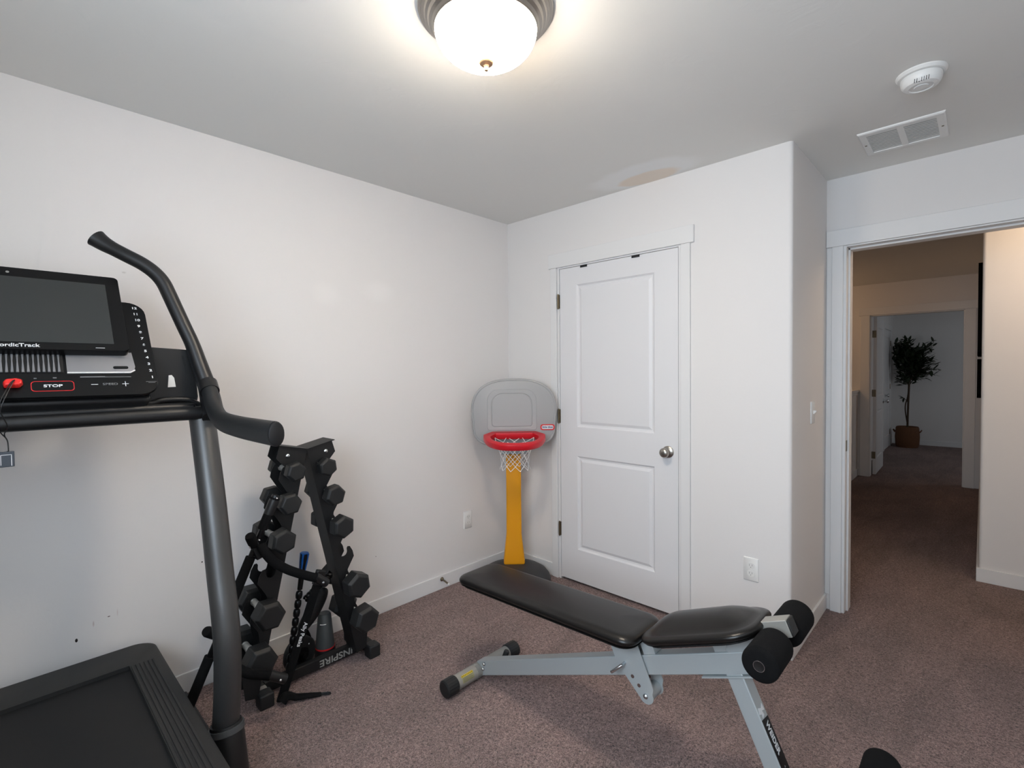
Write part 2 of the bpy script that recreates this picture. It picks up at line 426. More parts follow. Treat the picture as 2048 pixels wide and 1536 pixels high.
for x0, x1, lab, drop in ((.640, .690, 'flat black hook strip over the closet door top, the one nearer the hinges', .012),
                          (1.005, 1.055, 'flat black hook strip over the closet door top, the one nearer the knob', .012)):
    b = MB(); b.box((x0, -.0055, 2.046 - drop), (x1, -.0015, 2.0475)); b.box((x0, -.0055, 2.0462), (x1, .036, 2.0478)); b.box((x0 + .012, -.012, 2.046 - drop), (x1 - .004, -.0055, 2.046 - drop + .006))
    tag(b.build('over_door_hook', black_powder), lab, 'hook', 'over-door hooks on the closet door')
# open bedroom door and the closet door behind it
d2 = panel_door('door_2', .78, 2.025, .035, frame((1.503, FY + FT + .025, .012), (-.02, 1, 0), (0, 0, 1)), [(.13, .65, .2, .82), (.13, .65, 1.0, 1.9)])
knob(d2, (1.503 - .0135, FY + FT + .025 + .715, .925), (1, .02, 0), steel)
knob(d2, (1.467 - .0135, FY + FT + .025 + .715, .925), (-1, -.02, 0), steel)
for z in (1.82, 1.06, .26):
    b = MB(); b.box((1.468, FY + FT + .018, z - .045), (1.498, FY + FT + .025, z + .045)); b.cyl((1.462, FY + FT + .014, z - .045), (1.462, FY + FT + .014, z + .045), .006, 10); b.build('hinge', brass, d2)
d3 = panel_door('door_3', .72, 2.02, .03, frame((LX + .004, 7.66, .012), (0, 1, 0), (0, 0, 1)), [(.12, .60, .2, .82), (.12, .60, 1.0, 1.9)])
knob(d3, (LX + .004, 7.73, .925), (1, 0, 0), steel)
for z in (1.82, 1.06, .26):
    b = MB(); b.box((LX + .004, 8.382, z - .045), (LX + .012, 8.40, z + .045)); b.build('hinge', brass, d3)
trim('trim_bedroom_closet', [((LX, 7.57, 0), (LX + .018, 7.655, 2.04)), ((LX, 8.385, 0), (LX + .018, 8.47, 2.04)), ((LX, 7.55, 2.04), (LX + .02, 8.49, 2.13))])

# ------------------------------------------------------------------ wall and ceiling fittings
def outlet(name, c, n, label):
    n = V(n); sd = V((0, 0, 1)).cross(n)
    M = frame(c, sd, (0, 0, 1))
    t = thing(name, label, 'outlet', c, 'electrical outlets')
    b = MB(); b.loft([[M @ V((x, y, z)) for x, y in rrect(w_, h_, .004, 3)] for w_, h_, z in ((.072, .116, 0), (.072, .116, .003), (.066, .110, .006))]); b.build('plate', plate_m, t, smooth=50)
    for s in (-1, 1):
        b = MB(); b.loft([[M @ V((x, y + s * .0195, z)) for x, y in rrect(.034, .029, .012, 5)] for z in (.005, .0075)]); r = b.build('socket', plate_m, t, smooth=50)
        b = MB()
        for dx in (-.0065, .0065): b.box((dx - .001, s * .0195 - .002, .0074), (dx + .001, s * .0195 + .007, .0078), M)
        b.cyl(M @ V((0, s * .0195 - .008, .0074)), M @ V((0, s * .0195 - .008, .0078)), .0022, 10)
        b.build('slot', label_grey, r)
    b = MB(); b.cyl(M @ V((0, 0, .0055)), M @ V((0, 0, .0068)), .003, 12); b.build('screw', plate_m, t)
outlet('electrical_outlet', (0, -.412, .391), (1, 0, 0), 'white duplex outlet low on the left wall beside the toy basketball hoop')
outlet('electrical_outlet', (1.666, 0, .384), (0, -1, 0), 'white duplex outlet low on the closet wall above the bench seat')

sw = thing('light_switch', 'white toggle light switch on the narrow return wall beside the doorway', 'light switch', (X1, .385, 1.150))
M = frame((X1, .385, 1.150), (0, 1, 0), (0, 0, 1))
b = MB(); b.loft([[M @ V((x, y, z)) for x, y in rrect(w_, h_, .004, 3)] for w_, h_, z in ((.072, .116, 0), (.072, .116, .003), (.066, .110, .006))]); b.build('plate', plate_m, sw, smooth=50)
b = MB(); b.loft([[M @ V((x, y, 0.005)) for x, y in ((-.005, -.010), (.005, -.010), (.005, .010), (-.005, .010))], [M @ V((x, y, .020)) for x, y in ((-.004, .004), (.004, .004), (.004, .011), (-.004, .011))]]); b.build('toggle', plate_m, sw)

ds = thing('door_stop', 'small spring door stop with white tip on the left baseboard', 'door stop', (BT, -.645, .063))
b = MB(); b.lathe([(0, 0), (.013, 0), (.013, .003), (.008, .009), (.005, .012), (0, .012)], (BT, -.645, .063), (1, 0, 0), 18); b.build('base', brass, ds, smooth=40)
b = MB(); b.tube([(BT + .010 + .055 * k / 120, -.645 + .0042 * math.cos(k * .9), .063 + .0042 * math.sin(k * .9) - .012 * (k / 120)) for k in range(121)], .0014, 6); b.build('spring', brass, ds, smooth=60)
b = MB(); b.lathe([(0, 0), (.0062, 0), (.0066, .008), (.005, .013), (0, .013)], (BT + .064, -.645, .051), (1, 0, -.1), 14); b.build('tip', plate_m, ds, smooth=50)

LC = V((1.425, -1.56, H))
cl = thing('ceiling_light', 'round flush ceiling light with frosted glass dome and brushed nickel ring', 'ceiling light', LC)
b = MB(); b.lathe([(.0, 0), (.196, 0), (.198, -.006), (.196, -.012), (.189, -.014), (.187, -.020), (.180, -.024), (.177, -.031), (.170, -.036), (.166, -.046), (.158, -.052), (.154, -.060), (.150, -.063), (.146, -.058), (.140, -.03), (0, -.02)], LC, (0, 0, 1), 72)
b.build('ring', nickel, cl, smooth=25)
glass_m = mat('lit_frosted_glass', (255, 246, 232), .4, emit=((255, 238, 218), 4.0))
def lamp_profile(m, side, down):
    """frosted bowl: the bulbs sit over its bottom, so it glows far more strongly downward than at the rim"""
    nt = m.node_tree; n = nt.nodes; l = nt.links
    g = n.new('ShaderNodeNewGeometry'); sp = n.new('ShaderNodeSeparateXYZ'); l.new(g.outputs['Normal'], sp.inputs[0])
    a = n.new('ShaderNodeMapRange'); a.inputs['From Min'].default_value = 0.25; a.inputs['From Max'].default_value = -1
    a.inputs['To Min'].default_value = side; a.inputs['To Max'].default_value = down
    l.new(sp.outputs['Z'], a.inputs['Value']); l.new(a.outputs['Result'], n['Principled BSDF'].inputs['Emission Strength'])
lamp_profile(glass_m, 4.2, 86)
b = MB(); b.lathe([(.145, -.058)] + [(.150 * math.cos(a), -.060 - .094 * math.sin(a)) for a in [PI / 2 * k / 14 for k in range(15)]], LC, (0, 0, 1), 64); b.build('glass_shade', glass_m, cl, smooth=60)
b = MB(); b.lathe([(.0, -.148), (.021, -.1485), (.0225, -.152), (.019, -.157), (.008, -.160), (.0055, -.165), (.0075, -.170), (.0055, -.1755), (0, -.177)], LC, (0, 0, 1), 28); b.build('finial', mat('satin_bronze', (176, 140, 108), .5, .4), cl, smooth=40)

SD = V((2.320, -.248, H))
sm = thing('smoke_detector', 'round white smoke detector on the ceiling near the doorway', 'smoke detector', SD)
b = MB(); b.lathe([(0, 0), (.074, 0), (.074, -.004), (.068, -.012), (.062, -.013), (0, -.013)], SD, (0, 0, 1), 48); b.build('base', plate_m, sm, smooth=35)
b = MB(); b.lathe([(0, -.014), (.060, -.014), (.061, -.020), (.058, -.036), (.050, -.046), (.036, -.050), (.034, -.047), (.022, -.047), (.020, -.050), (0, -.051)], SD, (0, 0, 1), 48); b.build('cover', plate_m, sm, smooth=35)
b = MB()
for k in range(-3, 4): b.tube([(SD.x + .004 + k * .0065 + .002, SD.y - .0555, H - .037), (SD.x + .004 + k * .0065, SD.y - .047, H - .0475)], .0014 if k in (-2, -1, 0) else .0009, 6)
b.build('sound_slot', dark_gap, sm)

VX0, VX1, VY0, VY1 = 2.066, 2.370, .146, .440
vt = thing('air_vent', 'white louvred return air grille on the ceiling before the doorway', 'vent', ((VX0 + VX1) / 2, (VY0 + VY1) / 2, H))
t_ = .030; zc = H - .009; mx_ = (VX0 + VX1) / 2
b = MB()
def rl(i_, z): return [(VX0 + i_, VY0 + i_, z), (VX1 - i_, VY0 + i_, z), (VX1 - i_, VY1 - i_, z), (VX0 + i_, VY1 - i_, z)]
b.loft([rl(0, H), rl(.001, zc + .004), rl(.006, zc), rl(t_, zc), rl(t_ + .002, H - .001)], False, False)
vf = b.build('frame', plate_m, vt)
b = MB(); b.box((mx_ - .012, VY0 + t_, zc + .0005), (mx_ + .012, VY1 - t_, H)); b.build('divider', plate_m, vt)
b = MB(); b.box((VX0 + .02, VY0 + .02, H - .0015), (VX1 - .02, VY1 - .02, H - .0005)); b.build('backing', mat('vent_backing', (176, 175, 172), .6), vt)
for a0, a1 in ((VX0 + t_, mx_ - .012), (mx_ + .012, VX1 - t_)):
    b = MB()
    for k in range(13):
        y = VY0 + t_ + .012 + k * (VY1 - VY0 - 2 * t_ - .020) / 12
        b.loft([[(x, y - .0075, zc + .001), (x, y + .0075, zc + .0028), (x, y + .0075, zc + .0036), (x, y - .0075, zc + .0018)] for x in (a0, a1)])
    b.build('louvre', plate_m, vt)
for x in (VX0 + .015, VX1 - .015):
    b = MB(); b.cyl((x, (VY0 + VY1) / 2, zc - .0015), (x, (VY0 + VY1) / 2, zc), .0045, 12); b.build('screw', brass, vt)

# ------------------------------------------------------------------ toy basketball hoop, facing out of the corner
E1 = V((1, 1, 0)).normalized(); NN = V((1, -1, 0)).normalized()
def hp(lat, d, z): return E1 * lat + NN * d + V((0, 0, z))
L0 = .018
hoop = thing('basketball_hoop', 'toy basketball hoop with yellow post, grey backboard and red rim in the corner', 'toy hoop', hp(L0, .37, 0))
b = MB()
loops = []
for sc_, z in ((.97, 0), (1, .012), (1, .03), (.965, .052), (.88, .078), (.72, .100), (.52, .112), (.40, .116)):
    loops.append([hp(L0 + .238 * sc_ * math.cos(2 * PI * k / 48), .375 + .205 * sc_ * math.sin(2 * PI * k / 48), z) for k in range(48)])
b.loft(loops); b.build('base', hoop_black, hoop, smooth=60)
b = MB(); loops = []
for w_, d_, z in ((.128, .085, .112), (.138, .09, .118), (.140, .09, .126), (.134, .088, .155), (.122, .083, .21), (.108, .076, .27), (.100, .072, .31), (.098, .07, .5), (.098, .07, 1.10)):
    loops.append([hp(L0 + x, .335 + y, z) for x, y in rrect(w_, d_, .012, 4)])
b.loft(loops); b.build('post', hoop_yellow, hoop, smooth=40)
def board_outline(hw, zb, zt, grow=0.0):
    """wide rounded backboard: strongly arched top corners, smaller bottom corners"""
    hw += grow; zb -= grow; zt += grow; pts = []
    rb = .10 + grow; rz = .20
    for k in range(9): a = math.radians(270 + 90 * k / 8); pts.append((hw - .012 - rb + rb * math.cos(a), zb + rb + rb * math.sin(a)))
    for k in range(20): a = math.radians(90 * k / 20); pts.append((hw * math.cos(a) ** (2 / 2.7), zt - rz + rz * math.sin(a) ** (2 / 2.3)))
    pts.append((0, zt))
    return pts + [(-x, z) for x, z in reversed(pts[:-1])]
BC = .024
b = MB()
b.loft([[hp(BC + x, d_, z) for x, z in board_outline(.277, .905, 1.334, g_)] for d_, g_ in ((.372, -.012), (.378, 0), (.400, 0), (.407, -.004), (.409, -.009), (.4065, -.013), (.409, -.017))])
bb = b.build('backboard', hoop_grey, hoop, smooth=35)
def arch(hw, zb, zt, rt, rb):
    pts = []
    for k in range(5): a = math.radians(270 + 90 * k / 4); pts.append((hw - rb + rb * math.cos(a), zb + rb + rb * math.sin(a)))
    for k in range(9): a = math.radians(90 * k / 8); pts.append((hw - rt + rt * math.cos(a), zt - rt + rt * math.sin(a)))
    return pts + [(-x, z) for x, z in reversed(pts)]
b = MB(); R_ = []
for hw, zb, zt, d_ in ((.160, 1.00, 1.268, .4085), (.157, 1.003, 1.265, .4125), (.135, 1.020, 1.243, .4125), (.131, 1.024, 1.239, .4095), (.126, 1.029, 1.234, .4125)):
    R_.append([hp(BC - .014 + x, d_, z) for x, z in arch(hw, zb, zt, .075, .018)])
b.loft(R_, False, True); b.build('target_panel', hoop_grey, bb)
M = frame(hp(BC + .215, .410, 1.019), E1, (0, 0, 1))
b = MB(); b.prism(rrect(.092, .038, .014), .0022, M); lb = b.build('red_label', red_m, bb)
b = MB(); b.prism(rrect(.076, .024, .010), .0028, M, .0018); b.build('white_label', white_print, lb)
text('label_print', 'little tikes', .0175, M @ Matrix.Translation((0, .0005, .003)), navy_m, lb, bold=.0004)
# rim: D-shaped ring
RC = .022; rd0 = .409
def rim_loop(hw, d0, d1, z, n=40):
    pts = []
    for k in range(n + 1):
        a = PI * k / n; c_, s_ = math.cos(a), math.sin(a)
        dd_ = d0 + .06 + (d1 - d0 - .06) * s_ ** .9
        pts.append(hp(RC + hw * math.copysign(abs(c_) ** .8, c_), dd_, z - .032 * (dd_ - rd0) / .34))
    pts += [hp(RC - hw * .78, d0, z), hp(RC + hw * .78, d0, z)]
    return pts
b = MB()
b.loft([rim_loop(*a) for a in ((.150, rd0 + .052, .700, .989), (.178, rd0 + .010, .734, .996), (.194, rd0, .752, .988), (.196, rd0, .754, .968), (.186, rd0 + .004, .742, .952), (.156, rd0 + .045, .708, .950), (.148, rd0 + .055, .697, .962))], wrap=True)
rim = b.build('rim', hoop_red, hoop, smooth=50)
b = MB(); b.box((0, 0, 0), (.17, .03, .055), frame(hp(RC - .085, .408, .905), E1, NN)); b.build('rim_bracket', mat('bracket_steel', (150, 158, 162), .4, .6), hoop, bevel=.004)
net = MB(); NS = 10; cd = .575
def npnt(i, lev):
    prof = ((.140, .965), (.118, .935), (.100, .905), (.091, .873), (.086, .842), (.087, .810), (.093, .782))
    r, z = prof[lev]; a = 2 * PI * (i + (.5 if lev % 2 else 0)) / NS
    return hp(RC + r * math.cos(a) * (1.08 if lev == 0 else 1), cd + r * .92 * math.sin(a), z)
for i in range(NS):
    for lev in range(6):
        for nb in ((i, i - 1) if lev % 2 == 0 else (i, i + 1)):
            net.tube([npnt(i, lev), npnt(nb, lev + 1)], .0018, 5)
net.build('net', net_m, hoop, smooth=60)

# ------------------------------------------------------------------ weight bench
BY = -1.085
bench = thing('weight_bench', 'incline weight bench with black vinyl pads and silver grey frame on the carpet', 'weight bench', (1.45, BY, 0))
sl = .4264; th = math.atan(sl); ca, sa = math.cos(th), math.sin(th)
def beam(s, n, y=BY): return V((.874 + s * ca - n * sa, y, .051 + s * sa + n * ca))   # s along the beam, n off its centre line
b = MB(); b.bar(beam(-.01, 0), beam(1.245, 0), .050, .062, (-sa, 0, ca)); b.build('main_beam', grey_paint, bench, bevel=.003)
FC = V((.862, BY, .040))
b = MB(); b.cyl((.862, -1.255, .040), (.862, -.925, .040), .031, 32); ft = b.build('rear_foot', foot_grey, bench, smooth=40)
for y0, y1 in ((-1.305, -1.245), (-.93, -.868)):
    b = MB(); loops = []
    n_ = 40
    for yy, rr in ((y0, .030), (y0 + .004, .036), (y1 - .006, .037), (y1, .034)):
        loops.append([(.862 + (rr - (.0012 if k % 2 else 0)) * math.cos(2 * PI * k / n_), yy, .040 + (rr - (.0012 if k % 2 else 0)) * math.sin(2 * PI * k / n_)) for k in range(n_)])
    b.loft(loops); b.build('end_cap', rubber, ft, smooth=30)
b = MB(); b.tube([(.862, -1.135, .040), (.862, -1.132, .040)], .0328, 32); b.build('collar', foot_grey, ft, smooth=40)
# warning sticker wrapped on the tube, facing up and towards the room
def wrap(y0, y1, a0, a1, r, n=8):
    loops = MB()
    A = [math.radians(a0 + (a1 - a0) * k / n) for k in range(n + 1)]
    for q in range(n):
        p = [(.862 + r * math.cos(a), y, .040 + r * math.sin(a)) for y, a in ((y0, A[q]), (y1, A[q]), (y1, A[q + 1]), (y0, A[q + 1]))]
        loops.bm.faces.new(loops.ring(p))
    return loops
st = wrap(-1.225, -1.160, 5, 62, .0315).build('warning_sticker', mat('sticker_film', (150, 146, 112), .5), ft)
wrap(-1.225, -1.160, 46, 62, .0318).build('yellow_band', warn_y, st)
b = MB()
for k in range(7): b.tube([(.862 + .032 * math.cos(math.radians(54)), -1.222 + .009 * k, .040 + .032 * math.sin(math.radians(54))), (.862 + .032 * math.cos(math.radians(54)), -1.218 + .009 * k, .040 + .032 * math.sin(math.radians(54)))], .0014, 5)
b.build('warning_print', dark_gap, st)
b = MB()
for k in range(5):
    a = math.radians(12 + 7 * k); b.tube([(.862 + .0316 * math.cos(a), -1.220, .040 + .0316 * math.sin(a)), (.862 + .0316 * math.cos(a), -1.166 - .006 * (k % 2), .040 + .0316 * math.sin(a))], .0007, 5)
b.build('small_print', mat('sticker_text', (96, 92, 70), .6), st)
for p in ((.905, -1.112, .085), (.898, -1.112, .060)):
    b = MB(); b.lathe([(0, 0), (.008, 0), (.008, .004), (.005, .008), (0, .009)], p, (0, -1, 0), 14); b.build('bolt', steel, bench, smooth=40)
b = MB(); b.lathe([(0, 0), (.013, 0), (.013, .03), (.011, .034), (0, .034)], (.906, -.985, .060), (.3, .2, 1), 20); b.build('adjustment_plug', rubber, ft, smooth=40)
# front leg
lt = V((1.972, BY, .492)); lbm = V((2.185, BY, .035)); ld = (lbm - lt).normalized(); lup = V((-ld.z, 0, ld.x)) * -1
b = MB(); b.bar(lt, lbm, .050, .050, lup); leg = b.build('front_leg', grey_paint, bench, bevel=.003)
b = MB(); b.box((-.085, -.032, 0), (.13, .032, .005), frame(beam(1.165, -.0385), (ca, 0, sa), (0, 1, 0))); b.build('leg_plate', grey_paint, bench, bevel=.001)
# decal on the leg's front (right-hand) face
nf = V((ld.z, 0, -ld.x)); nf = nf if nf.x > 0 else -nf
def legp(s): return lt + ld * s + nf * .0252
M = frame(legp(.185), ld, (0, 1, 0)); M = frame(legp(.185), ld, nf.cross(ld))
b = MB(); b.prism([(-.055, -.022), (.110, -.022), (.128, .022), (-.050, .022)], .0006, M); dc = b.build('decal', black_gloss, leg)
text('decal_print', 'WEIDER', .026, M @ Matrix.Translation((-.002, 0, .0008)), white_print, dc, sx=.85, bold=.0006)
text('decal_print', '4 1 3 0', .012, M @ Matrix.Translation((.085, 0, .0008)), grey_print, dc)
b = MB(); b.prism([(-.085, -.016), (-.070, -.021), (-.066, -.008), (-.056, -.010), (-.060, .004), (-.072, .0), (-.068, .016), (-.086, .014), (-.078, .002)], .0008, M); b.build('decal_logo', white_print, dc)
b = MB(); b.cyl((2.185, -1.34, .036), (2.185, -.83, .036), .031, 28); fo = b.build('front_foot', foot_grey, bench, smooth=40)
for y0, y1 in ((-1.39, -1.33), (-.84, -.78)):
    b = MB(); b.cyl((2.185, y0, .037), (2.185, y1, .037), .037, 28); b.build('end_cap', rubber, fo, smooth=40)
# padded boards
def pad(name, o, ux, L, W, T, dome, rc, name_back=None):
    """o: centre of the underside; ux: long direction; W across y; dome extra crown"""
    ux = V(ux).normalized(); uy = V((0, 1, 0)); M = frame(o, ux, uy)
    b = MB(); loops = []
    e = T * .80
    prof = [(.016, 0), (.006, .003)] + [(e * (1 - math.cos(a)) - .0, .5 * T + .5 * T * math.sin(a)) for a in [math.radians(-50 + 140 * k / 9) for k in range(10)]]
    prof += [(e + (W * .5 - e) * t, T + dome * (1 - (1 - t) ** 2)) for t in (.12, .28, .48, .70, .88)]
    for ins, z in prof:
        w_, h_ = max(L - 2 * ins, .004), max(W - 2 * ins, .004)
        loops.append([M @ V((x, y, z)) for x, y in rrect(w_, h_, max(rc - ins * .5, .0015) if h_ > .02 else .0015, 8)])
    b.loft(loops)
    ob = b.build(name, vinyl, bench, smooth=70)
    k = MB(); k.loft([[M @ V((x, y, z)) for x, y in rrect(L - .03, W - .03, rc, 6)] for z in (-.006, .001)]); k.build('base_board', black_powder, ob)
    return ob
bd = V((1, 0, .034)).normalized()
pad('back_pad', (1.253, BY, .460), bd, .872, .236, .040, .005, .050)
sd_ = V((ca, 0, sa))
pad('seat_pad', (1.880, BY, .572), sd_, .388, .238, .028, .034, .080)
# seat brackets
for s_p, h_ in ((.915, .078), (1.17, .082)):
    b = MB(); b.bar(beam(s_p, .031), beam(s_p, h_), .046, .045, (ca, 0, sa)); b.build('seat_bracket', grey_paint, bench, bevel=.002)
b = MB(); b.box((.87, -.02, .074), (1.22, .02, .082), frame(beam(0, 0), (ca, 0, sa), (0, 1, 0)) ); b.build('seat_rail', grey_paint, bench, bevel=.001)
# back support plates with adjustment holes
def plate_poly():
    # outline in (x, z), from the photo side view
    return [(1.548, .452), (1.655, .476), (1.668, .470), (1.722, .372), (1.7265, .352)] + [(1.698 + .0285 * math.cos(a), .306 + .0285 * math.sin(a)) for a in [math.radians(20 - 170 * k / 8) for k in range(9)]] + [(1.640, .322), (1.600, .372)]
pts = [(1.552, .446), (1.648, .479), (1.658, .476), (1.7235, .335)] + [(1.698 + .026 * math.cos(math.radians(a)), .303 + .026 * math.sin(math.radians(a))) for a in range(30, -165, -20)] + [(1.588, .372)]
holes = [(1.661, .350), (1.685, .326)]
for sgn in (-1, 1):
    yy = BY + sgn * .034
    M = frame((0, yy - .002, 0), (1, 0, 0), (0, 0, 1))
    b = MB(); b.prism(pts, 0, M, -.004); pl = b.build('support_plate', grey_paint, bench, smooth=35)
    b = MB()
    for hx, hz in ((1.648, .349), (1.672, .328)):
        b.cyl((hx, yy - .0031, hz), (hx, yy + .0031, hz), .0062, 14)
    b.build('hole', mat('hole_shadow%d' % (sgn + 1), (92, 72, 66), .9), pl)
    b = MB(); b.lathe([(0, 0), (.0085, 0), (.0085, .004), (.005, .008), (0, .009)], (1.697, yy + sgn * .002, .303), (0, sgn, 0), 16); b.build('bolt', steel, pl, smooth=40)
    b = MB(); b.cyl((1.592, yy, .431), (1.592, yy + sgn * .003, .431), .0065, 12); b.build('rivet', steel, pl, smooth=40)
b = MB(); b.cyl((1.697, BY - .032, .303), (1.697, BY + .032, .303), .022, 20); b.build('pivot_sleeve', grey_paint, bench, smooth=40)
b = MB(); b.tube(spline([(1.618, BY + .05, .383), (1.618, BY - .045, .383), (1.615, BY - .058, .380), (1.600, BY - .066, .366), (1.585, BY - .068, .352)], 5), .0052, 10); b.build('locking_pin', steel, bench, smooth=60)
b = MB(); b.bar((1.40, BY, .462), (1.66, BY, .470), .05, .02); b.build('back_rail', grey_paint, bench, bevel=.002)
# leg roller assembly
rt0 = beam(1.155, .084); rt1 = beam(1.388, .084)
b = MB(); b.bar(rt0, rt1, .046, .046, (-sa, 0, ca)); rt = b.build('roller_tube', foot_grey, bench, bevel=.002)
b = MB(); b.bar(rt1, rt1 + sd_ * .006, .044, .044, (-sa, 0, ca)); b.build('tube_plug', rubber, rt, bevel=.003)
b = MB(); b.bar(beam(1.20, .02), beam(1.265, .085), .048, .05, (ca, 0, sa)); b.build('tube_gusset', grey_paint, bench, bevel=.002)
def roller_pair(cx, cz, parent_name, r=.0455):
    b = MB(); b.cyl((cx, -1.264, cz), (cx, -.914, cz), .0120, 18); rod = b.build(parent_name, steel, bench, smooth=40)
    for y0, y1, oy in ((-1.270, -1.132, -1), (-1.048, -.908, 1)):
        b = MB(); b.loft([[(cx + rr * math.cos(2 * PI * k / 40), yy, cz + rr * math.sin(2 * PI * k / 40)) for k in range(40)] for yy, rr in ((y0, r - .014), (y0 + .0015, r - .006), (y0 + .006, r - .001), (y0 + .012, r), (y1 - .012, r), (y1 - .006, r - .001), (y1 - .0015, r - .006), (y1, r - .014))])
        rl = b.build('foam_roller', foam, rod, smooth=50)
        e = y0 if oy < 0 else y1
        b = MB(); b.lathe([(.008, 0), (.0125, 0), (.0135, .002), (.0125, .004), (.010, .0035), (0, .0025)], (cx, e, cz), (0, oy, 0), 24); b.build('rod_cap', steel if False else black_plastic, rod, smooth=40)
        b = MB(); b.lathe([(.0125, .0), (.0142, .0), (.0142, .0032), (.0125, .0032), (.0125, 0)], (cx, e, cz), (0, oy, 0), 24); b.build('rod_ring', steel, rod, smooth=40)
roller_pair(2.092, .632, 'roller_rod')
roller_pair(2.303, .282, 'roller_rod')
b = MB(); b.bar((2.095, BY, .205), (2.303, BY, .282), .044, .044); b.build('lower_arm', grey_paint, bench, bevel=.002)
for k, p in enumerate(((2.0, .5), )):
    pass

# ------------------------------------------------------------------ treadmill
TC = -2.535     # centre line; runs along x, console near the left wall
tm = thing('treadmill', 'large black incline treadmill with curved charcoal uprights beside the left wall', 'treadmill', (.9, TC, 0))
ZD = .325; YO = .372      # deck height and half width
def deck_outline(hw, x0, x1, r):
    pts = []
    for k in range(9): a = math.radians(180 - 90 * k / 8); pts.append((x0 + r + r * math.cos(a), hw - r + r * math.sin(a)))
    pts += [(x1 - .02, hw), (x1, hw - .02), (x1, -hw + .02), (x1 - .02, -hw)]
    for k in range(9): a = math.radians(270 - 90 * k / 8); pts.append((x0 + r + r * math.cos(a), -hw + r + r * math.sin(a)))
    return pts
XF, XB = .085, 1.72
# frame ring: outer edge rolled, open in the middle for the belt
RI = .267; XI = .262
b = MB()
def dl(hw, x0, r, z): return [(x, TC + y, z) for x, y in deck_outline(hw, x0, XB, r)]
outer = [(YO - .004, XF + .004, .07, ZD - .115), (YO, XF, .07, ZD - .105), (YO, XF, .07, ZD - .02), (YO - .005, XF + .005, .068, ZD - .006), (YO - .016, XF + .016, .06, ZD)]
inner = [(x, TC + y, ZD) for x, y in deck_outline(RI, XI, XB - .06, .004)]
loops = [dl(*o) for o in outer] + [inner, [(x, y, ZD - .022) for x, y, z in inner]]
b.loft(loops, False, False); b.bridge
df = b.build('deck_frame', rail_m, tm, smooth=40)
b = MB(); b.loft([dl(YO - .03, XF + .03, .05, z) for z in (ZD - .16, ZD - .03)], True, False); b.build('underbody', black_plastic, tm)
b = MB(); b.box((XI - .03, TC - RI - .01, ZD - .026), (XB - .05, TC + RI + .01, ZD - .014)); b.build('belt', belt_m, tm)
for sgn in (-1, 1):
    b = MB()
    for k in range(6):
        y0 = TC + sgn * (.273 + k * .0125)
        b.loft([[(x, y0 - .0045, ZD - .001), (x, y0 + .0045, ZD - .001), (x, y0 + .0028, ZD + .0032), (x, y0 - .0028, ZD + .0032)] for x in (XI + .012, XB - .10)])
    b.build('foot_rail', rail_m, tm)
# floor frame
fl = MB()
for sgn in (-1, 1):
    y = TC + sgn * .455
    fl.box((.10, y - .022, .012), (1.50, y + .022, .062))
fl.box((.10, TC - .45, .012), (.17, TC + .45, .062)); fl.box((1.43, TC - .45, .012), (1.50, TC + .45, .062))
ff = fl.build('floor_frame', black_powder, tm, bevel=.006)
for sgn in (-1, 1):
    for x in (.13, 1.47):
        b = MB(); b.cyl((x, TC + sgn * .453, 0), (x, TC + sgn * .453, .014), .021, 20); b.build('levelling_foot', rubber, ff)
b = MB(); b.box((.55, TC - .12, .05), (1.35, TC + .12, .175)); b.build('incline_motor', black_plastic, tm, bevel=.01)
# uprights, horns, grips
def side(p, sgn): return (p[0], TC + sgn * (p[1] - TC), p[2])
up_c = [(.690, -2.081, .215), (.712, -2.080, .32), (.727, -2.080, .484), (.708, -2.080, .60), (.668, -2.080, .725), (.604, -2.080, .953), (.540, -2.080, 1.135), (.505, -2.080, 1.235)]
horn_c = [(.572, -2.062, 1.232), (.535, -2.060, 1.290), (.515, -2.061, 1.325), (.505, -2.068, 1.358), (.487, -2.081, 1.420), (.468, -2.096, 1.489), (.450, -2.114, 1.547), (.432, -2.132, 1.606), (.415, -2.149, 1.662), (.402, -2.164, 1.705), (.388, -2.186, 1.738), (.370, -2.218, 1.767), (.345, -2.264, 1.796), (.318, -2.307, 1.825), (.303, -2.331, 1.846)]
grip_c = [(.585, -2.078, 1.335), (.615, -2.080, 1.305), (.645, -2.080, 1.270), (.690, -2.079, 1.240), (.745, -2.076, 1.225), (.85, -2.066, 1.217), (.96, -2.056, 1.214), (1.075, -2.046, 1.212)]
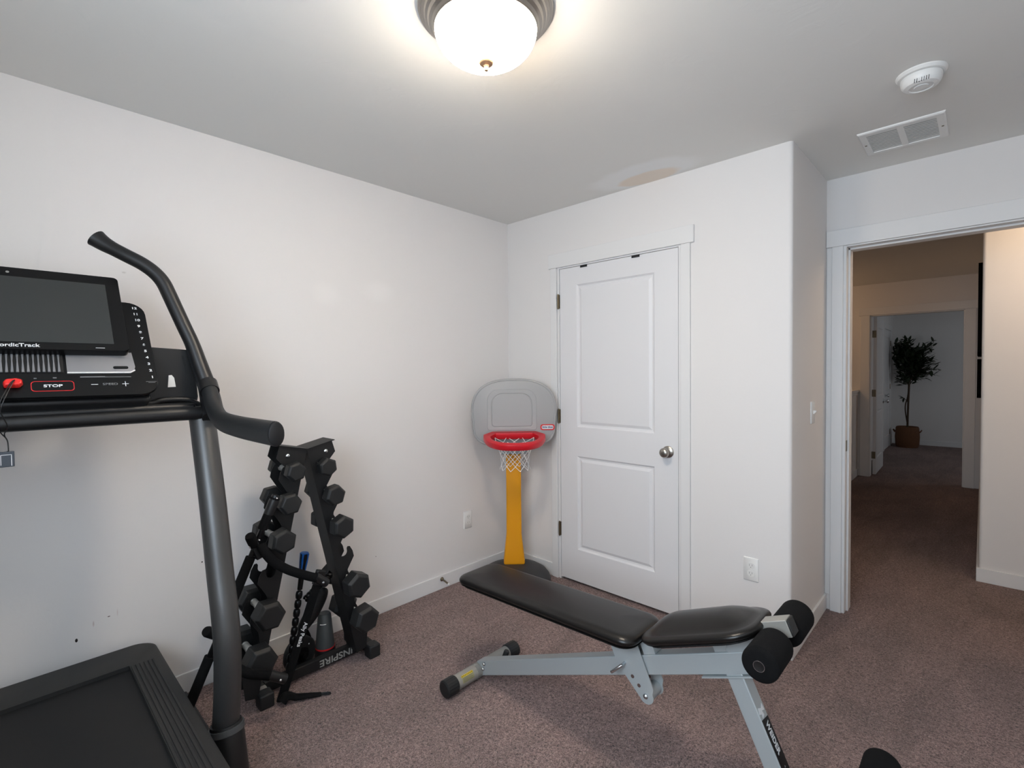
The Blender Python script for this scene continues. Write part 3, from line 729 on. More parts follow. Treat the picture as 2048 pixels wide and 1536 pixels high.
for sgn in (1, -1):
    b = MB(); c = spline([side(p, sgn) for p in up_c], 5)
    b.tube(c, .040, 24, up=(0, 1, 0), ry=.040); b.build('upright', upright_m, tm, smooth=60)
    b = MB(); b.tube([side(p, sgn) for p in ((.735, -2.081, .020), (.730, -2.081, .06), (.712, -2.081, .165), (.700, -2.081, .215), (.697, -2.081, .232))], [.058, .056, .052, .050, .046], 20, up=(0, 1, 0)); so = b.build('upright_socket', black_plastic, tm, smooth=40)
    b = MB(); b.tube([side(p, sgn) for p in ((.703, -2.081, .205), (.699, -2.081, .223))], .0525, 24, up=(0, 1, 0)); b.build('socket_band', mat('band%d' % sgn, (70, 72, 74), .4), so, smooth=40)
    b = MB(); c = spline([side(p, sgn) for p in horn_c], 5); n = len(c)
    rr = [.034 - .011 * min(1, k / (n * .35)) + (.010 if k > n * .88 else 0) * ((k - n * .88) / (n * .12)) for k in range(n)]
    ry = [.043 - .018 * min(1, k / (n * .35)) - .002 * (k / n) + (.006 if k > n * .88 else 0) * ((k - n * .88) / (n * .12)) for k in range(n)]
    b.tube(c, rr, 22, ry=ry); b.build('push_horn', black_plastic, tm, smooth=60)
    b = MB(); c = spline([side(p, sgn) for p in grip_c], 6); n = len(c)
    b.tube(c, [.027 - .002 * k / n for k in range(n)], 24, up=(0, 1, 0), ry=.024); 
    b.bm.free(); b = MB()
    b.tube(c, [.024] * n, 24, up=(0, 0, 1) if False else None, ry=[.030 + .006 * k / n for k in range(n)]); gr = b.build('hand_grip', rubber, tm, smooth=60)
    e0, e1 = V(c[-2]), V(c[-1]); dd = (e1 - e0).normalized()
    b = MB(); b.tube([e1 - dd * .001, e1 + dd * .004, e1 + dd * .006], [.023, .022, .018], 24, ry=[.0345, .0335, .029]); b.build('grip_cap', black_plastic, gr, smooth=40)
    b = MB(); b.tube([side((.572, -2.078, 1.348), sgn), side((.600, -2.079, 1.320), sgn)], .0295, 22, ry=.032); b.build('grip_collar', black_plastic, gr, smooth=40)
b = MB(); b.cyl((.535, TC + .468, 1.247), (.535, TC - .468, 1.247), .0235, 24); b.build('cross_bar', black_plastic, tm, smooth=40)
# console
cu = V((-.22, 0, .305)).normalized(); cn = V((.305, 0, .22)).normalized(); cp0 = V((.58, 0, 1.32))
MC = frame(cp0 + V((0, TC, 0)), (0, 1, 0), cu)          # x = across (y), y = up the panel, z = towards the runner
def cons(y, v, off=0): return (y - TC, v)
b = MB(); hw = .322
outl = [(x, y + .19) for x, y in rrect(2 * hw, .385, .05, 6)]
b.loft([[MC @ V((x, y, z)) for x, y in [(x_ * k_, .19 + (y_ - .19) * q_) for x_, y_ in outl]] for z, k_, q_ in ((-.050, .94, .86), (-.020, .985, .97), (-.006, 1, 1), (0, .994, .99))])
con = b.build('console', black_gloss, tm, smooth=35)
b = MB(); b.loft([[MC @ V((x, y, z)) for x, y in p] for z, p in ((-.03, [(-.305, -.004), (.305, -.004), (.305, .20), (-.305, .20)]), (-.075, [(-.285, -.014), (.285, -.014), (.27, .16), (-.27, .16)]), (-.10, [(-.23, .0), (.23, .0), (.21, .12), (-.21, .12)]))]); b.build('console_base', black_plastic, tm, bevel=.008)
# screen
b = MB(); so_ = [(x, .3055 + y) for x, y in rrect(.510, .318, .014, 5)]
b.loft([[MC @ V((x, y, z)) for x, y in so_] for z in (.004, .024)] + [[MC @ V((x * .996, .3055 + (y - .3055) * .993, .029)) for x, y in so_]]); scn = b.build('screen', black_gloss, tm, smooth=35)
b = MB(); b.prism([(-.218, .173), (.218, .173), (.218, .426), (-.218, .426)], .0296, MC, .0288); b.build('display', screen_m, scn)
b = MB(); b.lathe([(0, 0), (.004, 0), (.004, .0008), (0, .0008)], MC @ V((-.011, .443, .029)), cn, 16); b.build('webcam', label_grey, scn)
text('maker_print', 'NordicTrack', .0172, MC @ Matrix.Translation((-.001, .1605, .0292)), white_print, scn, bold=.0003, sx=1.06)
b = MB(); b.prism([(.172, .1555), (.194, .1555), (.194, .1572), (.172, .1572)], .0296, MC, .029); b.build('status_light', white_print, scn)
# fan grille and speaker
b = MB(); b.prism([(-.096, .084), (.096, .084), (.096, .160), (-.096, .160)], .0012, MC, 0); fg = b.build('fan_grille', dark_gap, con)
b = MB()
for k in range(-8, 9):
    x = k * .0108
    b.prism([(x - .0034, .084), (x + .0024, .084), (x + .0012, .122), (x + .0032, .160), (x - .0028, .160), (x - .0016, .122)], .005, MC, .001)
b.build('grille_slat', silver_grille, fg)
for sgn in (-1, 1):
    q = [(sgn * .103, .083), (sgn * 0.2520, .083), (sgn * 0.2640, .092), (sgn * 0.2670, .104), (sgn * 0.2630, .160), (sgn * .103, .160)]
    if sgn < 0: q = q[::-1]
    b = MB(); b.prism(q, .003, MC, 0); sp_ = b.build('speaker', silver_grille, con)
    q2 = [(sgn * .103, .080), (sgn * 0.2530, .080), (sgn * 0.2660, .089), (sgn * 0.2655, .092), (sgn * 0.2525, .0835), (sgn * .103, .0835)]
    if sgn < 0: q2 = q2[::-1]
    b = MB(); b.prism(q2, .0036, MC, 0); b.build('speaker_edge', plate_m, sp_)
    b = MB(); b.prism([(x + sgn * .230, y + .1) for x, y in rrect(.038, .010, .0045, 4)], .0042, MC, .002); b.build('badge', black_gloss, sp_)
# buttons
b = MB()
b.prism([(x + .070, y + .036) for x, y in rrect(.092, .035, .009, 4)], .0006, MC, 0); b.build('stop_button', red_m, con)
b = MB(); b.prism([(x + .070, y + .036) for x, y in rrect(.0885, .0315, .008, 4)], .0010, MC, 0); sb = b.build('stop_field', black_gloss, con)
text('stop_print', 'STOP', .0125, MC @ Matrix.Translation((.070, .036, .0013)), white_print, sb, sx=1.35, bold=.0003)
b = MB(); b.prism([(0.1540, .0385), (0.1700, .0385), (0.1700, .0402), (0.1540, .0402)], .0008, MC); b.build('minus_mark', white_print, con)
b = MB(); b.prism([(0.2280, .0385), (0.2440, .0385), (0.2440, .0402), (0.2280, .0402)], .0008, MC); b.prism([(0.2351, .0305), (0.2369, .0305), (0.2369, .0482), (0.2351, .0482)], .0008, MC); b.build('plus_mark', white_print, con)
text('speed_print', 'SPEED', .0105, MC @ Matrix.Translation((.199, .0392, .0006)), grey_print, con, sx=1.3)
b = MB(); b.prism([(0.1310, .0655), (0.2530, .0655), (0.2530, .0672), (0.1890, .0672), (0.1890, .0690), (0.1310, .0690)], .0006, MC); b.build('printed_line', grey_print, con)
b = MB(); b.prism([(.031, .0625), (.037, .0625), (.037, .0655), (.031, .0655)], .0006, MC); b.build('icon', grey_print, con)
b = MB(); b.prism([(.071, .0635), (.079, .0635), (.079, .067), (.071, .067)], .0006, MC); b.build('icon', grey_print, con)
for k in range(12):
    v = .064 + (.356 - .064) * k / 11; x = .308 - .016 * k / 11
    text('number_print', str(k + 1), .0125, MC @ Matrix.Translation((x, v, .0006)), white_print, con, sx=1.25, bold=.0003)
b = MB(); b.prism([(0.2890, .046), (0.3170, .046), (0.3170, .047), (0.2890, .047)], .0006, MC); b.prism([(0.2950, .0425), (0.3130, .0425), (0.3130, .0435), (0.2950, .0435)], .0006, MC); b.build('printed_line', grey_print, con)
# mounting wings between console and uprights
for sgn in (1, -1):
    b = MB(); xw = .450
    pl_ = [(-2.215, 1.473), (-2.098, 1.466), (-2.084, 1.40), (-2.078, 1.30), (-2.083, 1.272), (-2.11, 1.268), (-2.19, 1.266), (-2.26, 1.285), (-2.26, 1.40)]
    def w2(pts, xa): return [(xa, TC + sgn * (y - TC), z) for y, z in pts]
    b.loft([w2(pl_, xw - .012), w2(pl_, xw + .008)]); wg = b.build('console_wing', black_plastic, tm, bevel=.004)
    b = MB(); b.loft([w2([(-2.126, 1.445), (-2.121, 1.446), (-2.098, 1.342), (-2.104, 1.340)], xa) for xa in (xw + .007, xw + .0095)]); b.build('wing_slot', dark_gap, wg)
    b = MB(); b.loft([w2([(-2.169, 1.336), (-2.166, 1.377), (-2.157, 1.378), (-2.150, 1.368), (-2.146, 1.337)], xa) for xa in (xw + .0075, xw + .0105)]); b.build('wing_hole_fill', plate_m, wg)  # white piece added to stand in for the wall seen through a hole
    b = MB(); b.tube(spline([(xw + .02, TC + sgn * (y - TC), z) for y, z in ((-2.30, 1.285), (-2.22, 1.283), (-2.19, 1.292), (-2.12, 1.292), (-2.085, 1.275), (-2.065, 1.265))], 4), .010, 10); b.build('wing_edge', black_plastic, wg, smooth=60)
b = MB(); b.box((.40, TC - .43, 1.240), (.545, TC + .43, 1.282)); b.build('tray', black_plastic, tm, bevel=.01)

# safety key with cord and clip
kc = MC @ V((-.010, .042, .003))
key = thing('safety_key', 'red safety key with black cord and clip hanging from the treadmill console', 'safety key', kc)
MK = MC @ Matrix.Translation((-.010, .042, .0))
b = MB(); b.loft([[MK @ V((x * k_, y * k_, z)) for x, y in ((-.019, -.012), (.012, -.012), (.019, -.004), (.018, .008), (.006, .012), (-.016, .010), (-.021, .0))] for z, k_ in ((.001, .9), (.006, 1), (.016, .95), (.020, .8))]); b.build('key', red_key, key, bevel=.002)
p0 = MK @ V((.002, .002, .022))
cpts = [p0, p0 + V((.012, -.006, -.012)), V((.61, -2.568, 1.305)), V((.585, -2.578, 1.245)), V((.575, -2.572, 1.225)), V((.572, -2.561, 1.205)), V((.572, -2.559, 1.175))]
b = MB(); b.tube(spline(cpts, 6), .0014, 6); b.build('cord', black_plastic, key, smooth=60)
c2 = [p0, p0 + V((.010, -.010, -.012)), V((.608, -2.574, 1.30)), V((.590, -2.560, 1.245)), V((.575, -2.566, 1.222)), V((.572, -2.561, 1.205))]
b = MB(); b.tube(spline(c2, 6), .0014, 6); b.build('cord', black_plastic, key, smooth=60)
M = frame((.572, -2.561, 1.162), (0, 1, 0), (0, 0, 1))
b = MB(); b.box((-.022, -.030, -.004), (.013, .012, .004), M); cp_ = b.build('clip', card_m, key, bevel=.0015)
b = MB()
for lo, hi in (((-.014, -.024), (-.0128, .004)), ((.0065, -.027), (.0078, .004)), ((-.014, .0028), (.0078, .004))): b.box((lo[0], lo[1], .004), (hi[0], hi[1], .0046), M)
b.build('clip_outline', white_print, cp_)
b = MB(); b.ball(V((.572, -2.560, 1.172)), .0036, 10); b.build('knot', black_plastic, key, smooth=60)

# ------------------------------------------------------------------ dumbbell rack
RYC = -1.641; ZT = 1.047; slp = .2216; lc = math.cos(math.atan(slp)); ls = math.sin(math.atan(slp))
XA, XBk = .345, .250     # front and rear flange planes
ZH = [.960, .830, .682, .545, .398, .226]
rack = thing('dumbbell_rack', 'black A-frame dumbbell rack with notched legs standing by the left wall', 'dumbbell rack', (.30, RYC, 0))
def rp(sgn, w_, s_): return (RYC + sgn * (s_ * ls + w_ * lc), ZT - s_ * lc + w_ * ls)
def z2s(z): return (ZT - z + .05 * ls) / lc
L_ = (ZT - .045) / lc
for sgn, nm in ((-1, 'l'), (1, 'r')):
    out = [(0, 0), (.118, 0), (.122, .052), (.062, .098)]
    for i, z in enumerate(ZH):
        s0 = z2s(z)
        out += [(.030, s0 - .030), (.030, s0 - .004)] + [(.0495 - .0195 * math.cos(math.radians(a)), s0 - .002 + .0195 * math.sin(math.radians(a))) for a in range(20, 180, 20)] + [(.070, s0 - .012), (.076, s0 - .018), (.086, s0 - .014), (.094, s0 + .012), (.094, s0 + .040)]
        if i < 5: out += [(.052, min(s0 + .085, z2s(ZH[i + 1]) - .045))]
    out += [(.05, L_), (0, L_)]
    for xx in (XA, XBk):
        b = MB(); M = Matrix.Identity(4)
        b.loft([[(xx + dx, *rp(sgn, w_, s_)) for w_, s_ in out] for dx in (-.0015, .0015)]); b.build('notched_plate', black_powder, rack)
    b = MB(); b.loft([[(x, *rp(sgn, w_, s_)) for x, w_ in ((XBk, 0), (XA, 0), (XA, .0035), (XBk, .0035))] for s_ in (0, L_)]); b.build('leg_web', black_powder, rack)
    b = MB(); b.loft([[(x, *rp(sgn, w_, s_)) for x, w_ in ((XBk - .012, -.004), (XA + .012, -.004), (XA + .010, .128), (XBk - .010, .128))] for s_ in (-.0035, 0)]); b.build('top_plate', black_powder, rack)
    for w_, s_ in ((.078, .036),):
        y, z = rp(sgn, w_, s_); b = MB(); b.lathe([(0, 0), (.0095, 0), (.0095, .005), (.006, .009), (0, .010)], (XA + .0015, y, z), (1, 0, 0), 16); b.build('bolt', steel, rack, smooth=40)
        b = MB(); b.lathe([(0, 0), (.0095, 0), (.0095, .005), (0, .006)], (XBk + .0015, y, z), (1, 0, 0), 16); b.build('bolt', steel, rack, smooth=40)
    yb = -1.838 if sgn < 0 else -1.340
    b = MB(); b.bar((.155, yb, .036), (.335, yb, .036), .042, .042); b.build('foot_bar', black_powder, rack, bevel=.002)
    for x0, x1 in ((.115, .165), (.322, .378)):
        b = MB(); b.box((x0, yb - .029, 0), (x1, yb + .029, .062)); fb = b.build('rubber_foot', rubber, rack, bevel=.007)
    if sgn < 0:
        b = MB(); b.box((.296, yb - .022, .0575), (.322, yb + .020, .0582)); b.build('sticker', label_grey, rack)
    b = MB(); b.lathe([(0, 0), (.008, 0), (.008, .004), (0, .006)], (.3, yb - .0215 if sgn < 0 else yb + .0215, .040), (0, sgn, 0), 14); b.build('bolt', steel, rack)
b = MB(); b.box((.262, -1.818, .016), (.292, -1.360, .062)); cb = b.build('cross_bar', black_powder, rack, bevel=.002)
text('bar_print', 'INSPIRE', .043, frame((.2925, -1.412, .039), (0, -1, 0), (0, 0, -1)), label_grey, cb, align='LEFT', sx=1.15, bold=.0006)
b = MB(); b.lathe([(0, 0), (.008, 0), (.008, .004), (0, .006)], (.292, -1.372, .045), (1, 0, 0), 14); b.build('bolt', steel, cb)

# hex dumbbells
ordl = ['top', 'second', 'third', 'fourth', 'fifth', 'sixth']
spec = {0: (.043, .052), 1: (.048, .060), 2: (.053, .068), 4: (.060, .080), 5: (.063, .084)}
dlab = {(-1, 0): 'small hex dumbbell in the top notch of the rack leg by the treadmill',
        (-1, 1): 'hex dumbbell second from the top on the rack leg by the treadmill',
        (-1, 2): 'hex dumbbell just above the empty notch on the rack leg by the treadmill',
        (-1, 4): 'large hex dumbbell just below the empty notch, rack leg by the treadmill',
        (-1, 5): 'lowest large hex dumbbell on the rack leg by the treadmill',
        (1, 0): 'small hex dumbbell in the top notch of the rack leg facing the corner',
        (1, 1): 'hex dumbbell second from the top on the rack leg facing the corner',
        (1, 2): 'hex dumbbell just above the empty notch, rack leg facing the corner',
        (1, 4): 'large hex dumbbell just below the empty notch, rack leg facing the corner',
        (1, 5): 'lowest large hex dumbbell on the rack leg facing the corner'}
xmid = (XA + XBk) / 2
for sgn in (-1, 1):
    for i in spec:
        r, t = spec[i]; y, z = rp(sgn, .0495, z2s(ZH[i])); z += .004
        d = thing('hex_dumbbell', dlab[(sgn, i)], 'dumbbell', (xmid, y, z), 'hex dumbbells on the rack')
        a0 = math.radians(random.choice((4, 12, 20, 26, 30)) + (8 if sgn > 0 else -6))
        for q in (-1, 1):
            x0 = xmid + q * .062
            b = MB(); b.loft([[(x0 + q * dx, y + rr * math.cos(a0 + PI / 3 * k), z + rr * math.sin(a0 + PI / 3 * k)) for k in range(6)] for dx, rr in ((0, r * .80), (t * .16, r), (t * .84, r), (t, r * .80))])
            b.build('head', rubber, d, bevel=.003)
        b = MB()
        b.lathe([(0, -.066), (.0145, -.066), (.0145, -.056), (.0125, -.054), (.0125, -.050), (.0145, -.048), (.0145, -.044), (.0130, -.040), (.0155, -.015), (.0165, 0), (.0155, .015), (.0130, .040), (.0145, .044), (.0145, .048), (.0125, .050), (.0125, .054), (.0145, .056), (.0145, .066), (0, .066)], (xmid, y, z), (1, 0, 0), 20)
        b.build('handle', chrome, d, smooth=40)

# ------------------------------------------------------------------ doorway pull-up bar leaning across the rack
pb = thing('pull_up_bar', 'black telescopic pull-up bar with curved foam arms leaning on the dumbbell rack', 'pull-up bar', (.40, -2.10, 0))
A0, A1 = V((.430, -1.806, .889)), V((.33, -2.142, .035))
def bp(t): return A0 + (A1 - A0) * t
def tz(z): return (A0.z - z) / (A0.z - A1.z)
b = MB(); b.cyl(bp(.01), bp(1.0), .0105, 16); b.build('bar', black_gloss, pb, smooth=40)
for za, zb in ((.880, .760), (.655, .45), (.30, .06)):
    b = MB(); b.cyl(bp(tz(za)), bp(tz(zb)), .0185, 18); b.build('foam_sleeve', foam, pb, smooth=40)
b = MB(); b.tube([bp(0), bp(.03), bp(.085)], [.016, .020, .019], 16); b.build('bar_end', grey_print if False else black_plastic, pb, smooth=40)
b = MB(); b.ball(bp(.012) + V((.017, 0, 0)), .004, 10); b.build('bolt', steel, pb)
for zc_, kn, arm in ((.690, (.430, -1.906, .742), [(.425, -1.866, .700), (.445, -1.858, .672), (.458, -1.832, .632), (.460, -1.785, .590), (.458, -1.735, .556), (.455, -1.690, .529), (.452, -1.650, .506), (.45, -1.628, .487)]),
                     (.370, (.400, -2.052, .415), [(.375, -2.008, .372), (.41, -2.00, .33), (.45, -1.98, .275), (.48, -1.945, .243), (.49, -1.90, .220), (.495, -1.86, .200), (.50, -1.83, .180)])):
    q = bp(tz(zc_))
    b = MB(); b.tube(spline(arm, 5), [.0185] * (len(arm) * 5 - 4 - 8) + [.0175, .0165, .0155, .0150, .0145, .0145, .0145, .0145], 16) if False else b.tube(spline(arm, 5), .0180, 16); am = b.build('foam_arm', foam, pb, smooth=50)
    e0, e1 = V(arm[-2]), V(arm[-1]); dd = (e1 - e0).normalized()
    b = MB(); b.cyl(e1 - dd * .05, e1 + dd * .02, .0188, 16); b.build('arm_end', black_plastic, am, smooth=40)
    b = MB(); b.ball(e1 - dd * .002 + V((.017, -.006, 0)), .006, 10); b.build('bolt', steel, am)
    k_ = V(kn); u_ = (k_ - q).normalized()
    b = MB(); b.tube([q, q + u_ * .03, k_, k_ + u_ * .010, k_ + u_ * .014], [.012, .018, .0195, .017, .008], 16); b.build('end_knob', foam, pb, smooth=50)
    b = MB(); b.bar(q + V((0, -.012, .045)), q + V((.004, .018, -.045)), .03, .028, (1, 0, 0)); bk = b.build('bracket', black_plastic, pb, bevel=.004)
    b = MB(); b.ball(q + V((.016, .012, .03)), .005, 10); b.ball(q + V((.010, -.02, .01)), .0045, 10); b.build('bracket_bolt', steel, bk)

# ------------------------------------------------------------------ small gear inside the rack's foot
rs = thing('roller_stick', 'black beaded massage roller stick with blue handle standing inside the dumbbell rack', 'massage stick', (.32, -1.742, 0))
q0, q1 = V((.320, -1.742, .0)), V((.365, -1.668, .598)); qd = (q1 - q0)
b = MB(); b.tube([q0 + qd * t for t in (.74, .80, .90, .97, 1.0)], [.0105, .0115, .0125, .0165, .0165], 18); rh = b.build('handle', black_gloss, rs, smooth=50)
b = MB()
for k in range(8):
    if k % 2: continue
    a = 2 * PI * k / 8
    u1 = qd.normalized().orthogonal().normalized(); u2 = qd.normalized().cross(u1)
    b.tube([q0 + qd * t + (u1 * math.cos(a) + u2 * math.sin(a)) * r_ for t, r_ in ((.86, .0105), (.93, .0135), (1.0, .0150))], [.003, .0045, .0055], 8)
b.build('blue_stripe', blue_m, rh, smooth=50)
b = MB(); b.lathe([(0, 0), (.0165, 0), (.0165, .003), (0, .003)], q1, qd, 18); b.build('end_cap', blue_m, rh)
for k in range(11):
    t0 = .02 + k * .065
    b = MB(); b.tube([q0 + qd * (t0 + dt) for dt in (0, .008, .03, .052, .060)], [.008, .013, .0145, .013, .008], 14); b.build('bead', black_gloss, rs, smooth=50)

sb_ = thing('resistance_strap', 'flat black strap with white lettering standing upright inside the dumbbell rack', 'exercise strap', (.36, -1.76, 0))
a0_, a1_ = V((.372, -1.784, .002)), V((.372, -1.598, .506)); ax = (a1_ - a0_).normalized(); sdv = ax.cross(V((1, 0, 0))).normalized()
b = MB(); b.bar(a0_, a0_ + (a1_ - a0_) * .9, .036, .012, (1, 0, 0)); stp = b.build('strap', foam, sb_, bevel=.003)
b = MB(); b.bar(a0_ + (a1_ - a0_) * .88, a1_, .042, .022, (1, 0, 0)); b.build('buckle', black_plastic, sb_, bevel=.004)
text('strap_print', 'Ally Peaks', .0245, frame(a0_ + (a1_ - a0_) * .50 + V((.0066, 0, 0)), -ax, V((1, 0, 0)).cross(-ax)), white_print, stp, bold=.0003)

CU = V((.185, -1.500, 0))
cone = thing('training_cup', 'dark grey tapered cup with a red rim on the carpet behind the rack cross bar', 'cup', CU)
b = MB(); b.lathe([(0, .215), (.024, .215), (.030, .208), (.044, .055), (0, .055)], CU, (0, 0, 1), 32); b.build('body', cone_m, cone, smooth=40)
b = MB(); b.lathe([(.0, .048), (.0450, .048), (.0455, .055), (.0, .056)], CU, (0, 0, 1), 32); b.build('red_rim', red_m, cone, smooth=40)
b = MB(); b.lathe([(0, 0), (.047, 0), (.048, .04), (.045, .049), (0, .049)], CU, (0, 0, 1), 28); b.build('foot', black_plastic, cone, smooth=40)
b = MB(); b.tube([(CU.x + .0345 * math.cos(a), CU.y + .0345 * math.sin(a), .172) for a in [math.radians(-62 + 48 * k / 6) for k in range(7)]], .0018, 6); b.build('white_mark', white_print, cone)

WC = V((.205, -1.632, .078))
aw = thing('ab_wheel', 'black ab roller wheel standing on the carpet behind the rack cross bar', 'exercise wheel', (WC.x, WC.y, 0))
b = MB(); b.lathe([(.030, -.018), (.072, -.020), (.078, -.012), (.078, .012), (.072, .020), (.030, .018)], WC, (1, .25, 0), 40); b.build('wheel', rubber, aw, smooth=40)
b = MB(); b.lathe([(0, -.022), (.034, -.022), (.034, .022), (0, .022)], WC, (1, .25, 0), 24); b.build('hub', black_gloss, aw, smooth=40)
b = MB(); b.lathe([(0, -.045), (.013, -.045), (.014, .0), (.013, .045), (0, .045)], WC, (1, .25, 0), 16); b.build('grip', foam, aw, smooth=40)
for a in (40, 200, 300):
    b = MB(); b.ball(WC + V((.020 - .012 * math.cos(math.radians(a)), .052 * math.cos(math.radians(a)), .052 * math.sin(math.radians(a)))), .005, 8); b.build('bolt', steel, aw)

pc = thing('padded_pouch', 'black padded pouch propped diagonally behind the ab wheel in the dumbbell rack', 'pouch', (.19, -1.56, 0))
b = MB(); c = spline([(.185, -1.615, .165), (.185, -1.600, .19), (.19, -1.565, .235), (.195, -1.535, .285), (.20, -1.515, .325), (.20, -1.505, .345)], 4); n = len(c)
b.tube(c, [.024 * (math.sin(PI * (k + .7) / (n + .4)) ** .45) for k in range(n)], 16, ry=[.036 * (math.sin(PI * (k + .7) / (n + .4)) ** .45) for k in range(n)]); b.build('pouch', mat('pouch_vinyl', (30, 31, 32), .5, bump=(60, .5, .006)), pc, smooth=60)
b = MB(); b.tube(spline([(.165, -1.60, .175), (.135, -1.565, .12), (.12, -1.545, .06), (.12, -1.54, .0)], 4), .012, 8); b.build('handle', foam, pc, smooth=60)

rope = thing('battle_rope', 'short black twisted rope slung high between the rack legs', 'rope', (.30, -1.55, .40))
b = MB()
ra, rb_ = V((.30, -1.640, .365)), V((.305, -1.522, .448)); rd_ = rb_ - ra; u1 = rd_.normalized().orthogonal().normalized(); u2 = rd_.normalized().cross(u1)
for st_ in range(3):
    b.tube([ra + rd_ * t + (u1 * math.cos(18 * t + st_ * 2.094) + u2 * math.sin(18 * t + st_ * 2.094)) * .008 for t in [k / 40 for k in range(41)]], .0085, 8)
b.build('strand', black_gloss, rope, smooth=60)

ws = thing('wrist_strap', 'black fabric strap with a loop end lying on the carpet by the rack foot', 'strap', (.42, -1.70, 0))
b = MB(); c = spline([(.402, -1.790, .020), (.402, -1.775, .034), (.405, -1.758, .030), (.41, -1.735, .016), (.430, -1.700, .013), (.447, -1.668, .010), (.455, -1.648, .007)], 5); n = len(c)
b.tube(c, [.028 - .016 * (k / n) for k in range(n)], 12, ry=[.016 - .011 * (k / n) for k in range(n)]); b.build('band', foam, ws, smooth=60)
b = MB(); c = spline([(.450, -1.660, .007), (.458, -1.645, .006), (.474, -1.628, .005), (.479, -1.618, .005), (.470, -1.618, .006), (.458, -1.635, .007), (.446, -1.656, .008)], 5); b.tube(c, .0032, 8); b.build('loop', black_gloss, ws, smooth=60)

# ------------------------------------------------------------------ hall and bedroom furnishings
for z0, z1, lab in ((1.466, 2.142, 'tall thin black picture frame on the hall wall, upper one'), (1.155, 1.440, 'thin black picture frame on the hall wall, lower one')):
    y0, y1 = 2.40, 3.05
    p = thing('picture_frame', lab, 'picture frame', (HX, (y0 + y1) / 2, (z0 + z1) / 2), 'picture frames in the hall')
    b = MB()
    for a, c in (((y0, z0), (y1, z0 + .025)), ((y0, z1 - .025), (y1, z1)), ((y0, z0), (y0 + .025, z1)), ((y1 - .025, z0), (y1, z1))): b.box((HX - .024, a[0], a[1]), (HX, c[0], c[1]))
    b.build('frame', frame_m, p)
    b = MB(); b.box((HX - .012, y0 + .02, z0 + .02), (HX - .004, y1 - .02, z1 - .02)); b.build('print', photo_m, p)

PT = V((1.545, 8.42, 0))
tr = thing('potted_tree', 'artificial fig tree in a woven basket against the bedroom back wall', 'potted tree', PT)
b = MB(); b.lathe([(0, 0), (.150, 0), (.165, .05), (.172, .18), (.162, .34), (.150, .36), (.142, .35), (.145, .30), (0, .28)], PT, (0, 0, 1), 36); bk = b.build('basket', basket_m, tr, smooth=50)
for a in (10, 190):
    cx, cy = PT.x + .168 * math.cos(math.radians(a)), PT.y + .168 * math.sin(math.radians(a))
    b = MB(); b.tube(spline([(cx, cy - .04, .26), (cx + .02 * math.copysign(1, math.cos(math.radians(a))), cy - .025, .29), (cx + .025 * math.copysign(1, math.cos(math.radians(a))), cy, .30), (cx + .02 * math.copysign(1, math.cos(math.radians(a))), cy + .025, .29), (cx, cy + .04, .26)], 4), .010, 8); b.build('basket_handle', basket_m, bk, smooth=60)
b = MB(); b.tube(spline([tuple(PT + V(p)) for p in ((0, 0, .28), (.005, .0, .6), (.012, 0, .9), (.020, 0, 1.2), (.02, 0, 1.4), (.03, 0, 1.55))], 5), .015, 10)
b.tube(spline([tuple(PT + V(p)) for p in ((0, 0, .40), (-.03, .01, .62), (-.028, .0, .75), (.0, 0, .88), (.02, .0, 1.1))], 5), .009, 8)
bran = []
for k in range(44):
    a = random.uniform(0, 2 * PI); z0 = random.uniform(1.10, 1.72); rr = random.uniform(.10, .33)
    tip = PT + V((max(rr * math.cos(a) + .05, -.20), min(rr * math.sin(a), .34), z0 + random.uniform(.0, .22)))
    bran.append((PT + V((.02, 0, z0 - .08)), tip)); b.tube([bran[-1][0], (bran[-1][0] + tip) / 2 + V((0, 0, .03)), tip], [.006, .005, .003], 6)
bran.append((PT + V((.01, 0, .78)), PT + V((-.05, -.03, .86)))); b.tube([bran[-1][0], bran[-1][1]], .004, 6)
b.build('trunk', bark_m, tr, smooth=60)
b = MB()
def leaf(c, d, L):
    d = d.normalized(); s_v = d.cross(V((random.uniform(-.4, .4), random.uniform(-.4, .4), 1))).normalized(); nn_ = s_v.cross(d)
    pr = [(0, 0), (.25, .30), (.55, .34), (.82, .2), (1, 0)]
    top = [c + d * (L * t) + s_v * (L * w_ * .55) - nn_ * (.12 * L * t * t) for t, w_ in pr]; bot = [c + d * (L * t) - s_v * (L * w_ * .55) - nn_ * (.12 * L * t * t) for t, w_ in pr[1:-1]]
    b.bm.faces.new(b.ring(top + bot[::-1]))
for p, q in bran[:-1]:
    for k in range(34):
        t = random.uniform(.25, 1.08); c = p + (q - p) * t + V((random.uniform(-.06, .06), random.uniform(-.06, .05), random.uniform(-.05, .07)))
        dd = (q - p).normalized() + V((random.uniform(-1, 1), random.uniform(-1, .6), random.uniform(-.8, .7)))
        Ll = random.uniform(.085, .125); tip_ = c + dd.normalized() * Ll
        if min(c.x, tip_.x) < LX + .035 or max(c.y, tip_.y) > RY - .03: continue
        leaf(c, dd, Ll)
for k in range(6): leaf(PT + V((-.05, -.03, .86)), V((random.uniform(-1, .3), random.uniform(-1, .2), random.uniform(-1.2, .6))), .09)
b.build('foliage', leaf_m, tr)

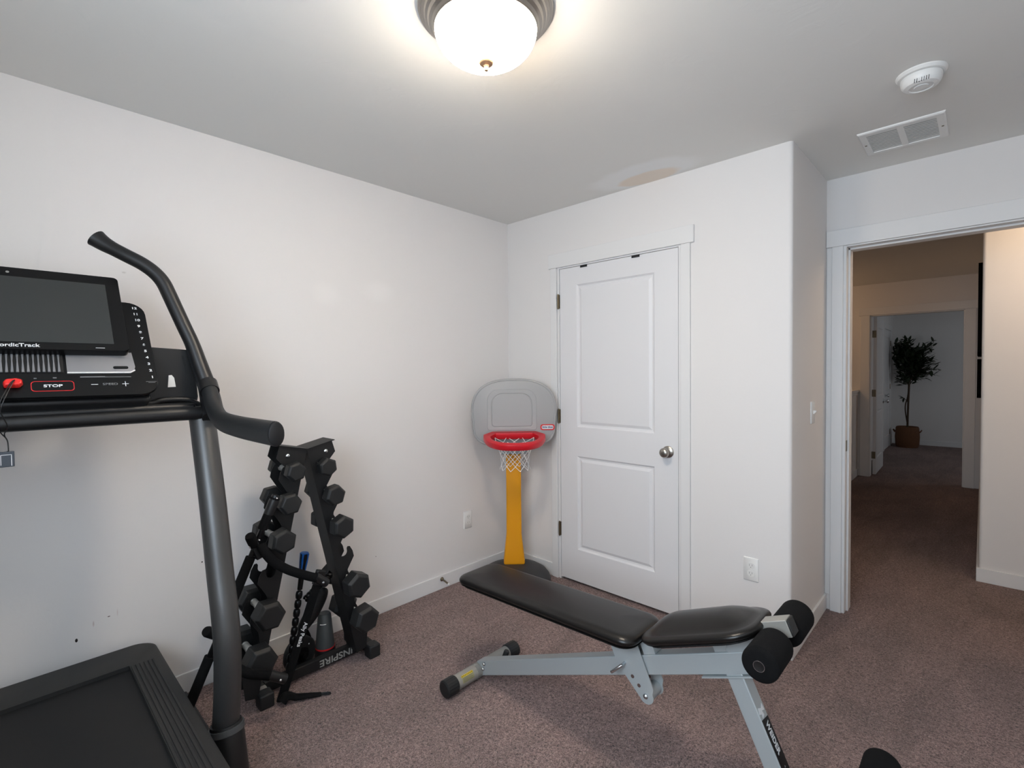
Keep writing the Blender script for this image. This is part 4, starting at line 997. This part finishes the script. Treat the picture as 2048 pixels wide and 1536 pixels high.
# ------------------------------------------------------------------ light
def area(name, loc, rot, sx, sy, power, col):
    l = bpy.data.lights.new(name, 'AREA'); l.shape = 'RECTANGLE'; l.size = sx; l.size_y = sy; l.energy = power; l.color = col
    o = bpy.data.objects.new(name, l); COL.objects.link(o); o.location = loc; o.rotation_euler = rot; return o
def point(name, loc, r, power, col):
    l = bpy.data.lights.new(name, 'POINT'); l.energy = power; l.color = col; l.shadow_soft_size = r
    o = bpy.data.objects.new(name, l); COL.objects.link(o); o.location = loc; return o
area('window_daylight', ((wx0 + wx1) / 2, YR + .012, (wz0 + wz1) / 2), (math.radians(90), 0, 0), wx1 - wx0 - .1, wz1 - wz0 - .1, 41, (.74, .87, 1.0))
point('hall_lamp', (2.98, 1.24, 2.26), .10, 9.0, (1.0, .76, .54))
area('bedroom_window', (4.40, 6.9, 1.5), (0, math.radians(-90), PI), 1.2, 1.0, 7.5, (.86, .93, 1.0))
point('stair_lamp', (.55, 4.2, 2.2), .08, 6.0, (1.0, .62, .34))

wd = bpy.data.worlds.new('sky'); SC.world = wd; wd.use_nodes = True
bg = wd.node_tree.nodes['Background']; bg.inputs['Color'].default_value = (.62, .74, .95, 1); bg.inputs['Strength'].default_value = 1.0

# ------------------------------------------------------------------ camera
cam = bpy.data.cameras.new('camera'); co = bpy.data.objects.new('camera', cam); COL.objects.link(co)
r_ = V((0.723754241064385, 0.6899959369741522, -0.00924150964278889))
u_ = V((-0.010268991121448258, 0.02416036032480753, 0.9996553530143891))
f_ = V((-0.6899814101573052, 0.7234099003664086, -0.024571725401346098))
M = Matrix((r_, u_, -f_)).transposed().to_4x4(); M.translation = V((2.4919884, -2.5814630, 1.3781531)); co.matrix_world = M
cam.sensor_fit = 'HORIZONTAL'; cam.sensor_width = 36; cam.lens = 987.577 / 2048 * 36; cam.clip_start = .05; cam.clip_end = 60
SC.camera = co
SC.view_settings.view_transform = 'Standard'; SC.view_settings.look = 'None'; SC.view_settings.gamma = 1; SC.view_settings.use_curve_mapping = False
SC.view_settings.exposure = 0.0
